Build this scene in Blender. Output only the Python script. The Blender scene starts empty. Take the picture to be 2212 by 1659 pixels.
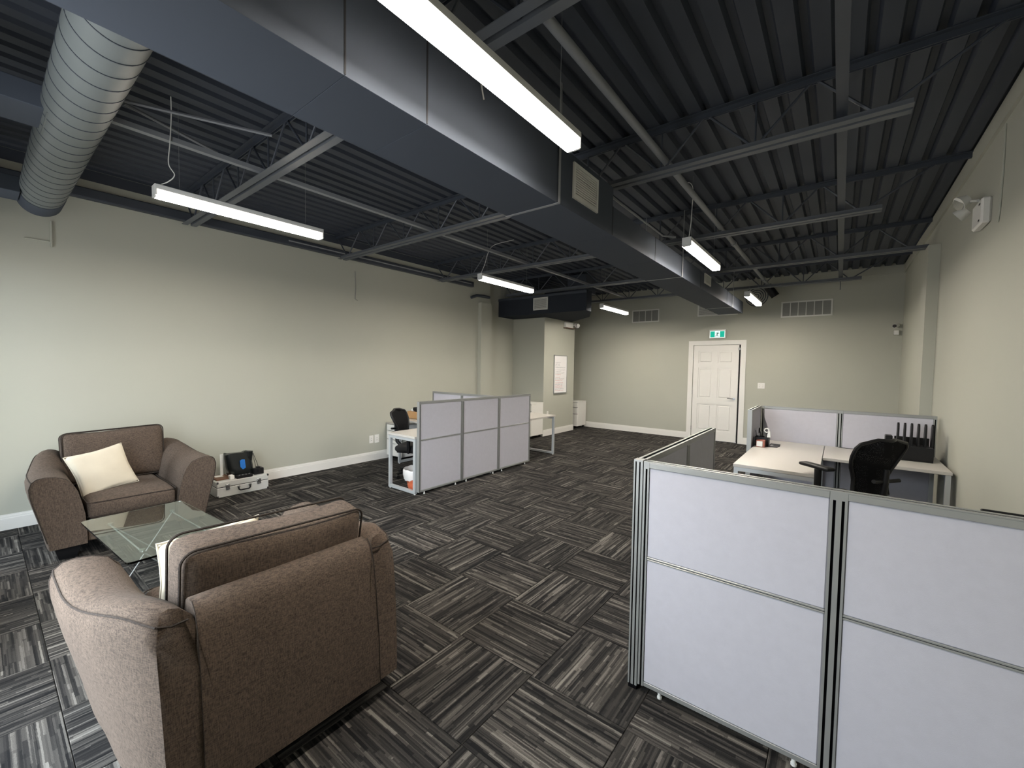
import bpy, math, random
from mathutils import Vector, Matrix, noise
random.seed(7)
S = bpy.context.scene
COL = S.collection
PI = math.pi

# ------------------------------------------------------------------ camera, sky, exposure
H = 1.565
yaw, pitch, roll, FPX = -.66313, .042650, .016292, 905.1
cy_, sy_ = math.cos(yaw), math.sin(yaw); cp_, sp_ = math.cos(pitch), math.sin(pitch)
fw = Vector((sy_*cp_, cy_*cp_, -sp_)); rt = Vector((cy_, -sy_, 0)); up = rt.cross(fw)
rt2 = math.cos(roll)*rt + math.sin(roll)*up; up2 = -math.sin(roll)*rt + math.cos(roll)*up
cam = bpy.data.cameras.new('camera'); co = bpy.data.objects.new('camera', cam); COL.objects.link(co)
cam.sensor_width = 36; cam.lens = FPX/2212*36; cam.clip_start = .02
co.matrix_world = Matrix(((rt2.x, up2.x, -fw.x, 0), (rt2.y, up2.y, -fw.y, 0), (rt2.z, up2.z, -fw.z, H), (0, 0, 0, 1)))
S.camera = co

SKY = 20.0
LAMP = 178.0
EXPOSURE = 0.0
w = bpy.data.worlds.new('world'); S.world = w; w.use_nodes = True
nt = w.node_tree; nt.nodes.clear()
g_ = nt.nodes.new('ShaderNodeTexCoord'); sx_ = nt.nodes.new('ShaderNodeSeparateXYZ'); rp_ = nt.nodes.new('ShaderNodeValToRGB')
bg_ = nt.nodes.new('ShaderNodeBackground'); ow_ = nt.nodes.new('ShaderNodeOutputWorld')
nt.links.new(g_.outputs['Generated'], sx_.inputs[0]); nt.links.new(sx_.outputs['Z'], rp_.inputs[0])
rp_.color_ramp.elements[0].position = 0.0; rp_.color_ramp.elements[0].color = (.30, .31, .32, 1)
rp_.color_ramp.elements[1].position = 0.06; rp_.color_ramp.elements[1].color = (.84, .93, 1.0, 1)
nt.links.new(rp_.outputs[0], bg_.inputs[0]); bg_.inputs[1].default_value = SKY
nt.links.new(bg_.outputs[0], ow_.inputs[0])
S.view_settings.view_transform = 'Standard'; S.view_settings.look = 'None'
S.view_settings.exposure = EXPOSURE; S.view_settings.gamma = 1; S.view_settings.use_curve_mapping = False
try:
    S.cycles.max_bounces = 8; S.cycles.diffuse_bounces = 5; S.cycles.use_denoising = True
    S.cycles.sample_clamp_indirect = 8
except Exception: pass

XL, XR, YN, YF, ZD = -5.93, .83, -.45, 9.92, 3.47
WIN = [(-5.36, -4.90), (-3.05, -1.72)]          # window openings of the front wall
for (a, b) in WIN:                              # daylight portals in the real openings
    L = bpy.data.lights.new('window_portal', 'AREA'); L.shape = 'RECTANGLE'; L.size = b-a; L.size_y = 2.5
    L.cycles.is_portal = True
    o = bpy.data.objects.new('window_portal', L); COL.objects.link(o); o.location = ((a+b)/2, YN-.1, 1.35)
    o.rotation_euler = (PI/2, 0, 0)             # -Z of the light looks +Y

# ------------------------------------------------------------------ materials
def newmat(name):
    m = bpy.data.materials.new(name); m.use_nodes = True
    n = m.node_tree; b = n.nodes['Principled BSDF']; return m, n, b
def ND(n, t, **k):
    x = n.nodes.new(t)
    for a, v in k.items(): setattr(x, a, v)
    return x
def plain(name, c, rough=.5, metal=0, var=.06, scale=6, bump=0, bscale=200, spec=None):
    m, n, b = newmat(name)
    tc = ND(n, 'ShaderNodeTexCoord'); ns = ND(n, 'ShaderNodeTexNoise'); ns.inputs['Scale'].default_value = scale; ns.inputs['Detail'].default_value = 4
    n.links.new(tc.outputs['Object'], ns.inputs['Vector'])
    mx = ND(n, 'ShaderNodeMix', data_type='RGBA')
    mx.inputs[6].default_value = (c[0]*(1-var), c[1]*(1-var), c[2]*(1-var), 1)
    mx.inputs[7].default_value = (min(1, c[0]*(1+var)), min(1, c[1]*(1+var)), min(1, c[2]*(1+var)), 1)
    n.links.new(ns.outputs[0], mx.inputs[0]); n.links.new(mx.outputs[2], b.inputs['Base Color'])
    b.inputs['Roughness'].default_value = rough; b.inputs['Metallic'].default_value = metal
    if spec is not None: b.inputs['Specular IOR Level'].default_value = spec
    if bump:
        n2 = ND(n, 'ShaderNodeTexNoise'); n2.inputs['Scale'].default_value = bscale; n.links.new(tc.outputs['Object'], n2.inputs['Vector'])
        bp = ND(n, 'ShaderNodeBump'); bp.inputs['Strength'].default_value = bump; bp.inputs['Distance'].default_value = .002
        n.links.new(n2.outputs[0], bp.inputs['Height']); n.links.new(bp.outputs[0], b.inputs['Normal'])
    return m
def emis(name, c, s):
    m = bpy.data.materials.new(name); m.use_nodes = True; n = m.node_tree; n.nodes.clear()
    e = n.nodes.new('ShaderNodeEmission'); e.inputs[0].default_value = (*c, 1); e.inputs[1].default_value = s
    o = n.nodes.new('ShaderNodeOutputMaterial'); n.links.new(e.outputs[0], o.inputs[0]); return m
def woven(name, c, c2, rough=.9, scale=220):
    """upholstery: crossed fine threads of two tones"""
    m, n, b = newmat(name); tc = ND(n, 'ShaderNodeTexCoord'); fac = []
    for st in ((1, 1, 7), (6, 6, 1)):
        mp = ND(n, 'ShaderNodeMapping'); mp.inputs['Scale'].default_value = st; n.links.new(tc.outputs['Object'], mp.inputs[0])
        ns = ND(n, 'ShaderNodeTexNoise'); ns.inputs['Scale'].default_value = scale/4; ns.inputs['Detail'].default_value = 3; n.links.new(mp.outputs[0], ns.inputs['Vector']); fac.append(ns)
    ad = ND(n, 'ShaderNodeMath', operation='ADD'); n.links.new(fac[0].outputs[0], ad.inputs[0]); n.links.new(fac[1].outputs[0], ad.inputs[1])
    big = ND(n, 'ShaderNodeTexNoise'); big.inputs['Scale'].default_value = 5; n.links.new(tc.outputs['Object'], big.inputs['Vector'])
    ad2 = ND(n, 'ShaderNodeMath', operation='MULTIPLY_ADD'); n.links.new(big.outputs[0], ad2.inputs[0]); ad2.inputs[1].default_value = .22; n.links.new(ad.outputs[0], ad2.inputs[2])
    rp = ND(n, 'ShaderNodeValToRGB'); rp.color_ramp.elements[0].position = .52; rp.color_ramp.elements[1].position = .98
    dv = ND(n, 'ShaderNodeMath', operation='DIVIDE'); n.links.new(ad2.outputs[0], dv.inputs[0]); dv.inputs[1].default_value = 1.35
    rp.color_ramp.elements[0].color = (*c, 1); rp.color_ramp.elements[1].color = (*c2, 1)
    n.links.new(dv.outputs[0], rp.inputs[0]); n.links.new(rp.outputs[0], b.inputs['Base Color'])
    b.inputs['Roughness'].default_value = rough; b.inputs['Specular IOR Level'].default_value = .15
    b.inputs['Sheen Weight'].default_value = .03
    bp = ND(n, 'ShaderNodeBump'); bp.inputs['Strength'].default_value = .35; bp.inputs['Distance'].default_value = .002
    n.links.new(ad.outputs[0], bp.inputs['Height']); n.links.new(bp.outputs[0], b.inputs['Normal'])
    return m
def carpet(name):
    """strips of broken dashes along the tile's own x axis, random per tile"""
    m, n, b = newmat(name); tc = ND(n, 'ShaderNodeTexCoord'); oi = ND(n, 'ShaderNodeObjectInfo')
    sp = ND(n, 'ShaderNodeSeparateXYZ'); n.links.new(tc.outputs['Object'], sp.inputs[0])
    def M(op, a, bb=None, c=None):
        x = ND(n, 'ShaderNodeMath', operation=op)
        for i, v in enumerate((a, bb, c)):
            if v is None: continue
            if isinstance(v, (int, float)): x.inputs[i].default_value = v
            else: n.links.new(v, x.inputs[i])
        return x.outputs[0]
    mp = ND(n, 'ShaderNodeMapping'); mp.inputs['Scale'].default_value = (60, 25, 25); n.links.new(tc.outputs['Object'], mp.inputs[0])
    jit = ND(n, 'ShaderNodeTexNoise'); jit.inputs['Scale'].default_value = 1; n.links.new(mp.outputs[0], jit.inputs['Vector'])
    y = M('ADD', sp.outputs['Y'], M('MULTIPLY', M('SUBTRACT', jit.outputs[0], .5), .004))
    seed = M('MULTIPLY', oi.outputs['Random'], 97.0)
    def layer(row, seglen, k):
        r = M('FLOOR', M('DIVIDE', y, row))
        wn = ND(n, 'ShaderNodeTexWhiteNoise', noise_dimensions='2D'); cb = ND(n, 'ShaderNodeCombineXYZ')
        n.links.new(r, cb.inputs[0]); n.links.new(M('ADD', seed, k), cb.inputs[1]); n.links.new(cb.outputs[0], wn.inputs[0])
        ln = M('MULTIPLY_ADD', wn.outputs[0], seglen, seglen*.5)
        s = M('FLOOR', M('ADD', M('DIVIDE', sp.outputs['X'], ln), M('MULTIPLY', wn.outputs[0], 31.7)))
        w2 = ND(n, 'ShaderNodeTexWhiteNoise', noise_dimensions='3D'); c2 = ND(n, 'ShaderNodeCombineXYZ')
        n.links.new(r, c2.inputs[0]); n.links.new(s, c2.inputs[1]); n.links.new(M('ADD', seed, k+3.3), c2.inputs[2]); n.links.new(c2.outputs[0], w2.inputs[0])
        return wn.outputs[0], w2.outputs[0]
    ra, sa = layer(.0075, .22, 1.0); rb, sb = layer(.024, .42, 5.0); rc, sc_ = layer(.0145, .30, 9.0)
    v = M('ADD', M('ADD', M('MULTIPLY', ra, .18), M('MULTIPLY', sa, .22)), M('ADD', M('MULTIPLY', M('ADD', rb, sb), .17), M('MULTIPLY', sc_, .28)))
    fn = ND(n, 'ShaderNodeTexNoise'); fn.inputs['Scale'].default_value = 350; fn.inputs['Detail'].default_value = 2; n.links.new(tc.outputs['Object'], fn.inputs['Vector'])
    v2 = M('ADD', v, M('MULTIPLY', M('SUBTRACT', fn.outputs[0], .5), .22))
    rp = ND(n, 'ShaderNodeValToRGB'); cr = rp.color_ramp
    cr.elements[0].position = .24; cr.elements[0].color = (.008, .008, .009, 1)
    cr.elements[1].position = .82; cr.elements[1].color = (.19, .178, .162, 1)
    for p, c in ((.40, (.019, .018, .018, 1)), (.52, (.037, .035, .033, 1)), (.66, (.078, .072, .066, 1))):
        e = cr.elements.new(p); e.color = c
    n.links.new(v2, rp.inputs[0])
    hs = ND(n, 'ShaderNodeHueSaturation'); n.links.new(rp.outputs[0], hs.inputs['Color']); n.links.new(M('MULTIPLY_ADD', oi.outputs['Random'], .22, .76), hs.inputs['Value'])
    n.links.new(hs.outputs[0], b.inputs['Base Color']); b.inputs['Roughness'].default_value = .92; b.inputs['Specular IOR Level'].default_value = .12
    bp = ND(n, 'ShaderNodeBump'); bp.inputs['Strength'].default_value = .5; bp.inputs['Distance'].default_value = .003
    n.links.new(v2, bp.inputs['Height']); n.links.new(bp.outputs[0], b.inputs['Normal'])
    return m
def glassmat(name):
    m, n, b = newmat(name)
    b.inputs['Base Color'].default_value = (.84, .96, .90, 1); b.inputs['Roughness'].default_value = .01
    b.inputs['Transmission Weight'].default_value = 1; b.inputs['IOR'].default_value = 1.6
    return m
def meshcloth(name):
    m, n, b = newmat(name); b.inputs['Base Color'].default_value = (.006, .006, .007, 1); b.inputs['Roughness'].default_value = .85; b.inputs['Specular IOR Level'].default_value = .1
    tc = ND(n, 'ShaderNodeTexCoord'); vo = ND(n, 'ShaderNodeTexVoronoi'); vo.inputs['Scale'].default_value = 260; n.links.new(tc.outputs['Object'], vo.inputs['Vector'])
    lt = ND(n, 'ShaderNodeMath', operation='GREATER_THAN'); lt.inputs[1].default_value = .13; n.links.new(vo.outputs['Distance'], lt.inputs[0]); 
    n.links.new(lt.outputs[0], b.inputs['Alpha']); return m

WALL = plain('wall_paint', (.435, .440, .380), .65, var=.03, scale=1.5, bump=.12, bscale=160)
WHITE = plain('white_trim_paint', (.78, .77, .74), .4, var=.02)
DECK = plain('dark_ceiling_paint', (.040, .048, .066), .6, var=.12, scale=2)  # deck, steel and duct colours raised and tinted bluer for haze
STEEL = plain('painted_steel', (.046, .054, .070), .45, var=.12, scale=8)
DUCT = plain('duct_paint', (.062, .073, .094), .75, var=.06, scale=2, spec=.2)
DUCTB = plain('enclosure_paint', (.032, .037, .047), .85, var=.08, spec=.1)
SPIRAL = plain('spiral_duct_paint', (.13, .145, .145), .5, var=.08, scale=3)
CHORD = plain('joist_chord_lamplit', (.11, .12, .135), .5, var=.1)  # steel colour lightened to carry lamp light on the bottom chords
PIPE = plain('pale_grey_pipe_paint', (.24, .25, .265), .4, var=.1)
SEAM = plain('seam_shadow_gap', (.01, .01, .012), .8)
FLOORBASE = plain('subfloor', (.02, .02, .02), .9)
CARPET = carpet('carpet_strips')
FAB = plain('partition_fabric', (.53, .525, .585), .95, var=.05, scale=30, bump=.3, bscale=500, spec=.1)
ALU = plain('aluminium_trim', (.36, .37, .365), .42, metal=.45, var=.05)
GROOVE = plain('black_groove', (.006, .006, .007), .95, spec=0)
DESKW = plain('white_laminate', (.55, .53, .50), .35, var=.02)
SILVER = plain('silver_powder_coat', (.55, .58, .60), .35, metal=.3, var=.03)
SOFA = woven('taupe_upholstery', (.024, .018, .0145), (.116, .087, .068))
PIPING = woven('dark_piping', (.014, .011, .010), (.05, .04, .034))
CREAM = plain('cream_velvet', (.56, .51, .41), .85, var=.10, scale=9, bump=.4, bscale=30)
BLACK = plain('black_plastic', (.009, .009, .010), .45, var=.2, spec=.3)
BLACKF = plain('black_cloth', (.010, .010, .011), .9, var=.2, bump=.3, bscale=300)
MESH = meshcloth('black_mesh')
CHROME = plain('chrome', (.62, .63, .65), .22, metal=1, var=.02)
ROD = plain('brushed_rod', (.45, .46, .46), .4, metal=.6)
GLASS = glassmat('green_tinted_glass')
GLASSEDGE = plain('glass_edge', (.02, .10, .07), .1)
LENS = emis('lamp_lens', (1.0, .91, .79), LAMP)
SIDELENS = emis('lamp_side_lens', (1.0, .93, .82), 3.0)
HOUSING = plain('lamp_housing', (.70, .70, .68), .4)
CORD = plain('white_cord', (.65, .65, .62), .5)
GRILLE = plain('white_grille_paint', (.70, .70, .66), .4, var=.03)
LOUV = plain('grey_louvre', (.26, .26, .24), .5)
CASEM = plain('brushed_case_aluminium', (.66, .67, .65), .4, metal=.25, var=.06, scale=20)
BLUE = plain('blue_plastic', (.03, .20, .65), .4)
BROWN = plain('brown_leather', (.14, .07, .04), .6)
PAPER = plain('white_paper', (.85, .85, .82), .7)
CARD = plain('cardboard', (.50, .29, .13), .8, var=.1)
REDBAG = plain('red_bag_plastic', (.42, .09, .035), .45, var=.35, scale=18)
WBAG = plain('white_bin_liner', (.82, .82, .82), .35, var=.04, bump=.5, bscale=25)
GREEN = emis('exit_sign_green', (.02, .50, .34), 1.0)
EXITW = emis('exit_sign_white', (.80, 1.0, .93), 1.15)
DKGREEN = plain('exit_figure_dark', (.03, .10, .08), .6)
WBOARD = plain('whiteboard_enamel', (.84, .83, .84), .2, var=.01)
INKR = plain('red_marker', (.55, .16, .16), .6)
INKK = plain('grey_marker', (.22, .22, .25), .6)

# ------------------------------------------------------------------ mesh builder
OFF = {}
class MB:
    def __init__(s): s.v = []; s.f = []
    def add(s, vs, fs, mat=None):
        b = len(s.v)
        s.v += [tuple(mat @ Vector(p)) if mat else tuple(p) for p in vs]; s.f += [[b+i for i in f] for f in fs]; return s
    def box(s, x0, x1, y0, y1, z0, z1, mat=None):
        v = [(x, y, z) for x in (x0, x1) for y in (y0, y1) for z in (z0, z1)]
        return s.add(v, [(0, 1, 3, 2), (4, 6, 7, 5), (0, 4, 5, 1), (2, 3, 7, 6), (0, 2, 6, 4), (1, 5, 7, 3)], mat)
    def cbox(s, x0, x1, y0, y1, z0, z1, c=.004, mat=None):
        """chamfered box"""
        c = min(c, (x1-x0)*.45, (y1-y0)*.45, (z1-z0)*.45); v = []; ix = {}
        lo = (x0, y0, z0); hi = (x1, y1, z1)
        for sx in (0, 1):
            for sy in (0, 1):
                for sz in (0, 1):
                    sg = (sx, sy, sz)
                    for ax in range(3):
                        p = [(hi if sg[k] else lo)[k] + (0 if k == ax else (-c if sg[k] else c)) for k in range(3)]
                        ix[(sg, ax)] = len(v); v.append(tuple(p))
        f = []
        for ax in range(3):
            o = [k for k in range(3) if k != ax]
            for sd in (0, 1):
                q = []
                for (a, b) in ((0, 0), (1, 0), (1, 1), (0, 1)):
                    sg = [0, 0, 0]; sg[ax] = sd; sg[o[0]] = a; sg[o[1]] = b; q.append(ix[(tuple(sg), ax)])
                flip = (sd == 1) == (ax == 1)
                f.append(q[::-1] if flip else q)
        for ax in range(3):
            o = [k for k in range(3) if k != ax]
            for a in (0, 1):
                for b in (0, 1):
                    s0 = [0, 0, 0]; s0[o[0]] = a; s0[o[1]] = b; s1 = list(s0); s1[ax] = 1; s0 = tuple(s0); s1 = tuple(s1)
                    f.append([ix[(s0, o[0])], ix[(s0, o[1])], ix[(s1, o[1])], ix[(s1, o[0])]])
        for sg in [(a, b, d) for a in (0, 1) for b in (0, 1) for d in (0, 1)]:
            f.append([ix[(sg, 0)], ix[(sg, 1)], ix[(sg, 2)]])
        return s.add(v, f, mat)
    def cyl(s, p0, p1, r0, r1=None, n=12, caps=True):
        r1 = r0 if r1 is None else r1; p0 = Vector(p0); p1 = Vector(p1); d = (p1-p0).normalized()
        a = d.orthogonal().normalized(); b = d.cross(a); v = []
        for p, r in ((p0, r0), (p1, r1)):
            for i in range(n): t = 2*PI*i/n; v.append(p + a*math.cos(t)*r + b*math.sin(t)*r)
        f = [(i, (i+1) % n, n+(i+1) % n, n+i) for i in range(n)]
        if caps: f += [tuple(range(n))[::-1], tuple(range(n, 2*n))]
        return s.add(v, f)
    def tube(s, pts, r, n=8, closed=False):
        pts = [Vector(p) for p in pts]; m = len(pts); v = []; a = None
        for i, p in enumerate(pts):
            if closed: d = pts[(i+1) % m]-pts[i-1]
            else: d = pts[min(i+1, m-1)]-pts[max(i-1, 0)]
            d.normalize()
            a = d.orthogonal() if a is None else (a - d*a.dot(d))
            if a.length < 1e-5: a = d.orthogonal()
            a.normalize(); b = d.cross(a); rr = r[i] if isinstance(r, (list, tuple)) else r
            for k in range(n): t = 2*PI*k/n; v.append(p + a*math.cos(t)*rr + b*math.sin(t)*rr)
        f = []
        for i in range(m if closed else m-1):
            j = (i+1) % m
            for k in range(n): f.append((i*n+k, i*n+(k+1) % n, j*n+(k+1) % n, j*n+k))
        if not closed: f += [tuple(range(n))[::-1], tuple(range((m-1)*n, m*n))]
        return s.add(v, f)
    def lathe(s, prof, c=(0, 0, 0), n=24, mat=None):
        v = []; f = []
        for (r, z) in prof:
            for i in range(n): t = 2*PI*i/n; v.append((c[0]+r*math.cos(t), c[1]+r*math.sin(t), c[2]+z))
        for j in range(len(prof)-1):
            for i in range(n): f.append((j*n+i, j*n+(i+1) % n, (j+1)*n+(i+1) % n, (j+1)*n+i))
        return s.add(v, f, mat)
    def prism(s, poly, h0, h1, axis='z', mat=None):
        n = len(poly)
        P = {'z': lambda a, b, h: (a, b, h), 'x': lambda a, b, h: (h, a, b), 'y': lambda a, b, h: (a, h, b)}[axis]
        v = [P(a, b, h0) for a, b in poly] + [P(a, b, h1) for a, b in poly]
        f = [tuple(range(n))[::-1], tuple(range(n, 2*n))] + [(i, (i+1) % n, n+(i+1) % n, n+i) for i in range(n)]
        return s.add(v, f, mat)
    def loft(s, secs, cap=True):
        n = len(secs[0]); v = [p for q in secs for p in q]; f = []
        for j in range(len(secs)-1):
            for i in range(n): f.append((j*n+i, j*n+(i+1) % n, (j+1)*n+(i+1) % n, (j+1)*n+i))
        if cap: f += [tuple(range(n))[::-1], tuple(range((len(secs)-1)*n, len(secs)*n))]
        return s.add(v, f)
    def rbox(s, sx, sy, sz, r, n=8, bulge=(0, 0, 0), mat=None, warp=None):
        """soft cushion: rounded box with bulging faces, centred on the origin"""
        v = []; f = []; hx = (sx/2, sy/2, sz/2); idx = {}
        rr = min(r, min(hx)*.98)
        for ax in range(3):
            o = [(ax+1) % 3, (ax+2) % 3]
            for sd in (-1, 1):
                g = []
                for i in range(n+1):
                    row = []
                    for j in range(n+1):
                        u = [0, 0, 0]; u[ax] = sd
                        u[o[0]] = math.sin((i/n*2-1)*PI/2*.96)/math.sin(PI/2*.96); u[o[1]] = math.sin((j/n*2-1)*PI/2*.96)/math.sin(PI/2*.96)
                        p = Vector([u[k]*hx[k] for k in range(3)])
                        q = Vector([max(-(hx[k]-rr), min(hx[k]-rr, p[k])) for k in range(3)])
                        d = p-q
                        if d.length > 1e-9: p = q + d.normalized()*rr
                        for k in range(3):
                            ok = [m for m in range(3) if m != k]
                            t = (1-(p[ok[0]]/hx[ok[0]])**2)*(1-(p[ok[1]]/hx[ok[1]])**2)
                            p[k] += bulge[k]*max(0, t)*(p[k]/hx[k])
                        if warp: p = warp(p)
                        key = (round(p.x, 6), round(p.y, 6), round(p.z, 6))
                        if key not in idx: idx[key] = len(v); v.append(tuple(p))
                        row.append(idx[key])
                    g.append(row)
                for i in range(n):
                    for j in range(n):
                        q = [g[i][j], g[i+1][j], g[i+1][j+1], g[i][j+1]]
                        if sd < 0: q = q[::-1]
                        q2 = []
                        for a in q:
                            if a not in q2: q2.append(a)
                        if len(q2) > 2: f.append(q2)
        return s.add(v, f, mat)
    def build(s, name, mat, parent=None, smooth=False, sharp=40):
        me = bpy.data.meshes.new(name); o0 = Vector(OFF.get(parent.name, (0, 0, 0))) if parent else Vector()
        me.from_pydata([tuple(Vector(p)-o0) for p in s.v], [], s.f); me.validate(); me.update()
        import bmesh
        bm = bmesh.new(); bm.from_mesh(me); bmesh.ops.recalc_face_normals(bm, faces=bm.faces); bm.to_mesh(me); bm.free()
        me.materials.append(mat)
        o = bpy.data.objects.new(name, me); COL.objects.link(o)
        if parent:
            o.parent = parent; OFF[o.name] = tuple(o0)
        if smooth:
            me.polygons.foreach_set('use_smooth', [True]*len(me.polygons))
            me.set_sharp_from_angle(angle=math.radians(sharp))
        return o
def tag(o, label=None, cat=None, group=None, kind=None):
    if label: o['label'] = label
    if cat: o['category'] = cat
    if group: o['group'] = group
    if kind: o['kind'] = kind
    return o
def thing(name, label, cat, loc=(0, 0, 0), group=None):
    o = bpy.data.objects.new(name, None); COL.objects.link(o); o.location = loc; o.empty_display_size = .1
    OFF[o.name] = tuple(loc); return tag(o, label, cat, group)
def copy_tree(o, parent=None):
    c = o.copy(); COL.objects.link(c)
    if parent: c.parent = parent
    OFF[c.name] = OFF.get(o.name, (0, 0, 0))
    for ch in list(o.children): copy_tree(ch, c)
    return c
def struct(name, mb, mat, parent=None, smooth=False):
    o = mb.build(name, mat, parent, smooth)
    if not parent: o['kind'] = 'structure'
    return o

# ------------------------------------------------------------------ the room
fl = struct('floor', MB().box(XL-.15, XR+.12, YN-.15, YF+.12, -.06, -.006), FLOORBASE)
cache = {}
T = .5; gx = [XL]; x = -6.17+.5
while x < XR: gx.append(x); x += T
gx.append(XR)
gy = [YN]; y = .20-.5
while y < YF-.01: gy.append(y); y += T
gy.append(YF)
for i in range(len(gx)-1):
    for j in range(len(gy)-1):
        x0, x1, y0, y1 = gx[i], gx[i+1], gy[j], gy[j+1]
        if x1-x0 < .02 or y1-y0 < .02: continue
        ci = math.floor((((x0+x1)/2)+.17)/.5+1e-6); cj = math.floor((((y0+y1)/2)-.20)/.5+1e-6)
        alongx = (ci+cj) % 2 == 0                 # tile (-1.67..-1.17, 1.70..2.20): i=-3, j=3
        key = (round(x1-x0, 3), round(y1-y0, 3), alongx)
        if key not in cache:
            hx, hy = (x1-x0)/2-.0012, (y1-y0)/2-.0012
            if not alongx: hx, hy = hy, hx
            t = MB().cbox(-hx, hx, -hy, hy, -.006, 0, .0018).build('carpet_tile', CARPET, fl); cache[key] = t.data
        else:
            t = bpy.data.objects.new('carpet_tile', cache[key]); COL.objects.link(t); t.parent = fl
        t.location = ((x0+x1)/2, (y0+y1)/2, 0); t.rotation_euler = (0, 0, 0 if alongx else PI/2)

# walls
struct('wall_left', MB().box(XL-.12, XL, YN, 6.77, 0, ZD+.02).box(XL-.27, XL-.15, 6.77, YF, 0, ZD+.02).box(XL-.27, XL-.119, 6.65, 6.78, 0, ZD+.02), WALL)
struct('wall_back', MB().box(XL-.27, -2.60, YF, YF+.12, 0, ZD+.02).box(-1.655, XR+.12, YF, YF+.12, 0, ZD+.02).box(-2.60, -1.655, YF, YF+.12, 2.10, ZD+.02).box(-2.60, -1.655, YF+.10, YF+.12, 0, 2.10), WALL)
struct('wall_right', MB().box(XR, XR+.12, YN, YF, 0, ZD+.02), WALL)
fwm = MB(); xs = [XL-.12] + [v for ab in WIN for v in ab] + [XR+.12]
for k in range(0, len(xs), 2): fwm.box(xs[k], xs[k+1], YN-.15, YN, 0, ZD+.02)
for (a, b) in WIN: fwm.box(a, b, YN-.15, YN, 0, .10).box(a, b, YN-.15, YN, 2.60, ZD+.02)
struct('wall_front', fwm, WALL)
for k, (a, b) in enumerate(WIN):
    f = MB()
    f.box(a, a+.05, YN-.10, YN-.04, .10, 2.60).box(b-.05, b, YN-.10, YN-.04, .10, 2.60).box(a, b, YN-.10, YN-.04, .10, .16).box(a, b, YN-.10, YN-.04, 2.54, 2.60)
    struct('window_%d' % (k+1), f, ALU)
# pilasters and column
p1 = MB().box(XL, XL+.09, 6.42, 6.74, 0, 2.86)
struct('trim_1', p1, WALL)
struct('trim_2', MB().box(XR-.10, XR, 6.62, 7.02, 0, 3.0), WALL)
struct('trim_3', MB().box(XL-.15, -5.20, 7.80, 9.14, 0, 2.655), WALL)
# ledge added for a shade line, top of the right and back walls
struct('trim_4', MB().box(XR-.022, XR, YN, YF, 3.29, 3.43).box(-.40, XR-.022, YF-.02, YF, 3.29, 3.43), WALL)
# dark ceiling paint carried down the top of the left wall
struct('trim_5', MB().box(XL, XL+.006, YN, 6.77, 3.33, ZD-.035), DECK)
# baseboards
def baseboard(name, segs):
    m = MB()
    for (x0, y0, x1, y1, nx, ny) in segs:      # run on a wall face, normal (nx,ny)
        for (t, z0, z1) in ((.016, 0, .105), (.011, .105, .125), (.006, .125, .140)):
            ax, bx = sorted((x0, x1)); ay, by = sorted((y0, y1))
            if nx: a = sorted((x0, x0+nx*t)); m.box(a[0], a[1], ay, by, z0, z1)
            else: a = sorted((y0, y0+ny*t)); m.box(ax, bx, a[0], a[1], z0, z1)
    struct(name, m, WHITE)
baseboard('baseboard_left', [(XL, YN, XL, 6.42, 1, 0), (XL+.09, 6.42, XL+.09, 6.74, 1, 0), (XL-.15, 6.78, XL-.15, 7.80, 1, 0)])
baseboard('baseboard_back', [(XL-.15, YF, -2.70, YF, 0, -1), (-1.555, YF, XR, YF, 0, -1)])
baseboard('baseboard_right', [(XR, YN, XR, 6.62, -1, 0), (XR-.10, 6.62, XR-.10, 7.02, -1, 0), (XR, 7.02, XR, YF-.016, -1, 0)])
baseboard('baseboard_column', [(XL-.15, 7.80, -5.184, 7.80, 0, -1), (-5.20, 7.80, -5.20, 9.156, 1, 0), (XL-.15, 9.14, -5.184, 9.14, 0, 1)])

# ceiling: fluted steel deck in panels, flutes run along the room
ce = struct('ceiling', MB().box(XL-.27, XR+.12, YN-.15, YF+.12, ZD+.02, ZD+.08), DECK)
pw = .90; x = XL-.27+.005
while x < XR:
    x1 = min(x+pw, XR+.10); prof = []; xx = x
    while xx < x1-.001:
        for dx, z in ((0, ZD-.04), (.085, ZD-.04), (.10, ZD), (.135, ZD), (.15, ZD-.04)):
            if xx+dx <= x1 + 1e-6: prof.append((xx+dx, z))
        xx += .15
    m = MB(); n = len(prof); v = [(a, YN, z) for a, z in prof]+[(a, YF, z) for a, z in prof]
    m.add(v, [(i, i+1, n+i+1, n+i) for i in range(n-1)])
    m.build('deck_panel', DECK, ce); x += pw

# door
dr = tag(bpy.data.objects.new('door_1', None), None, None, None, 'structure'); COL.objects.link(dr); dr.location = (-2.13, YF, 0); OFF[dr.name] = (-2.13, YF, 0)
dx0, dx1, dz1 = -2.592, -1.690, 2.09
m = MB(); yb = YF+.012; m.box(dx0, dx1, yb, yb+.035, .012, dz1)
leaf = m.build('door_leaf', WHITE, dr)
st = .105; cw = (dx1-dx0-3*st)/2; rows = [(.22, .80), (.93, 1.60), (1.70, 1.97)]
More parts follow.
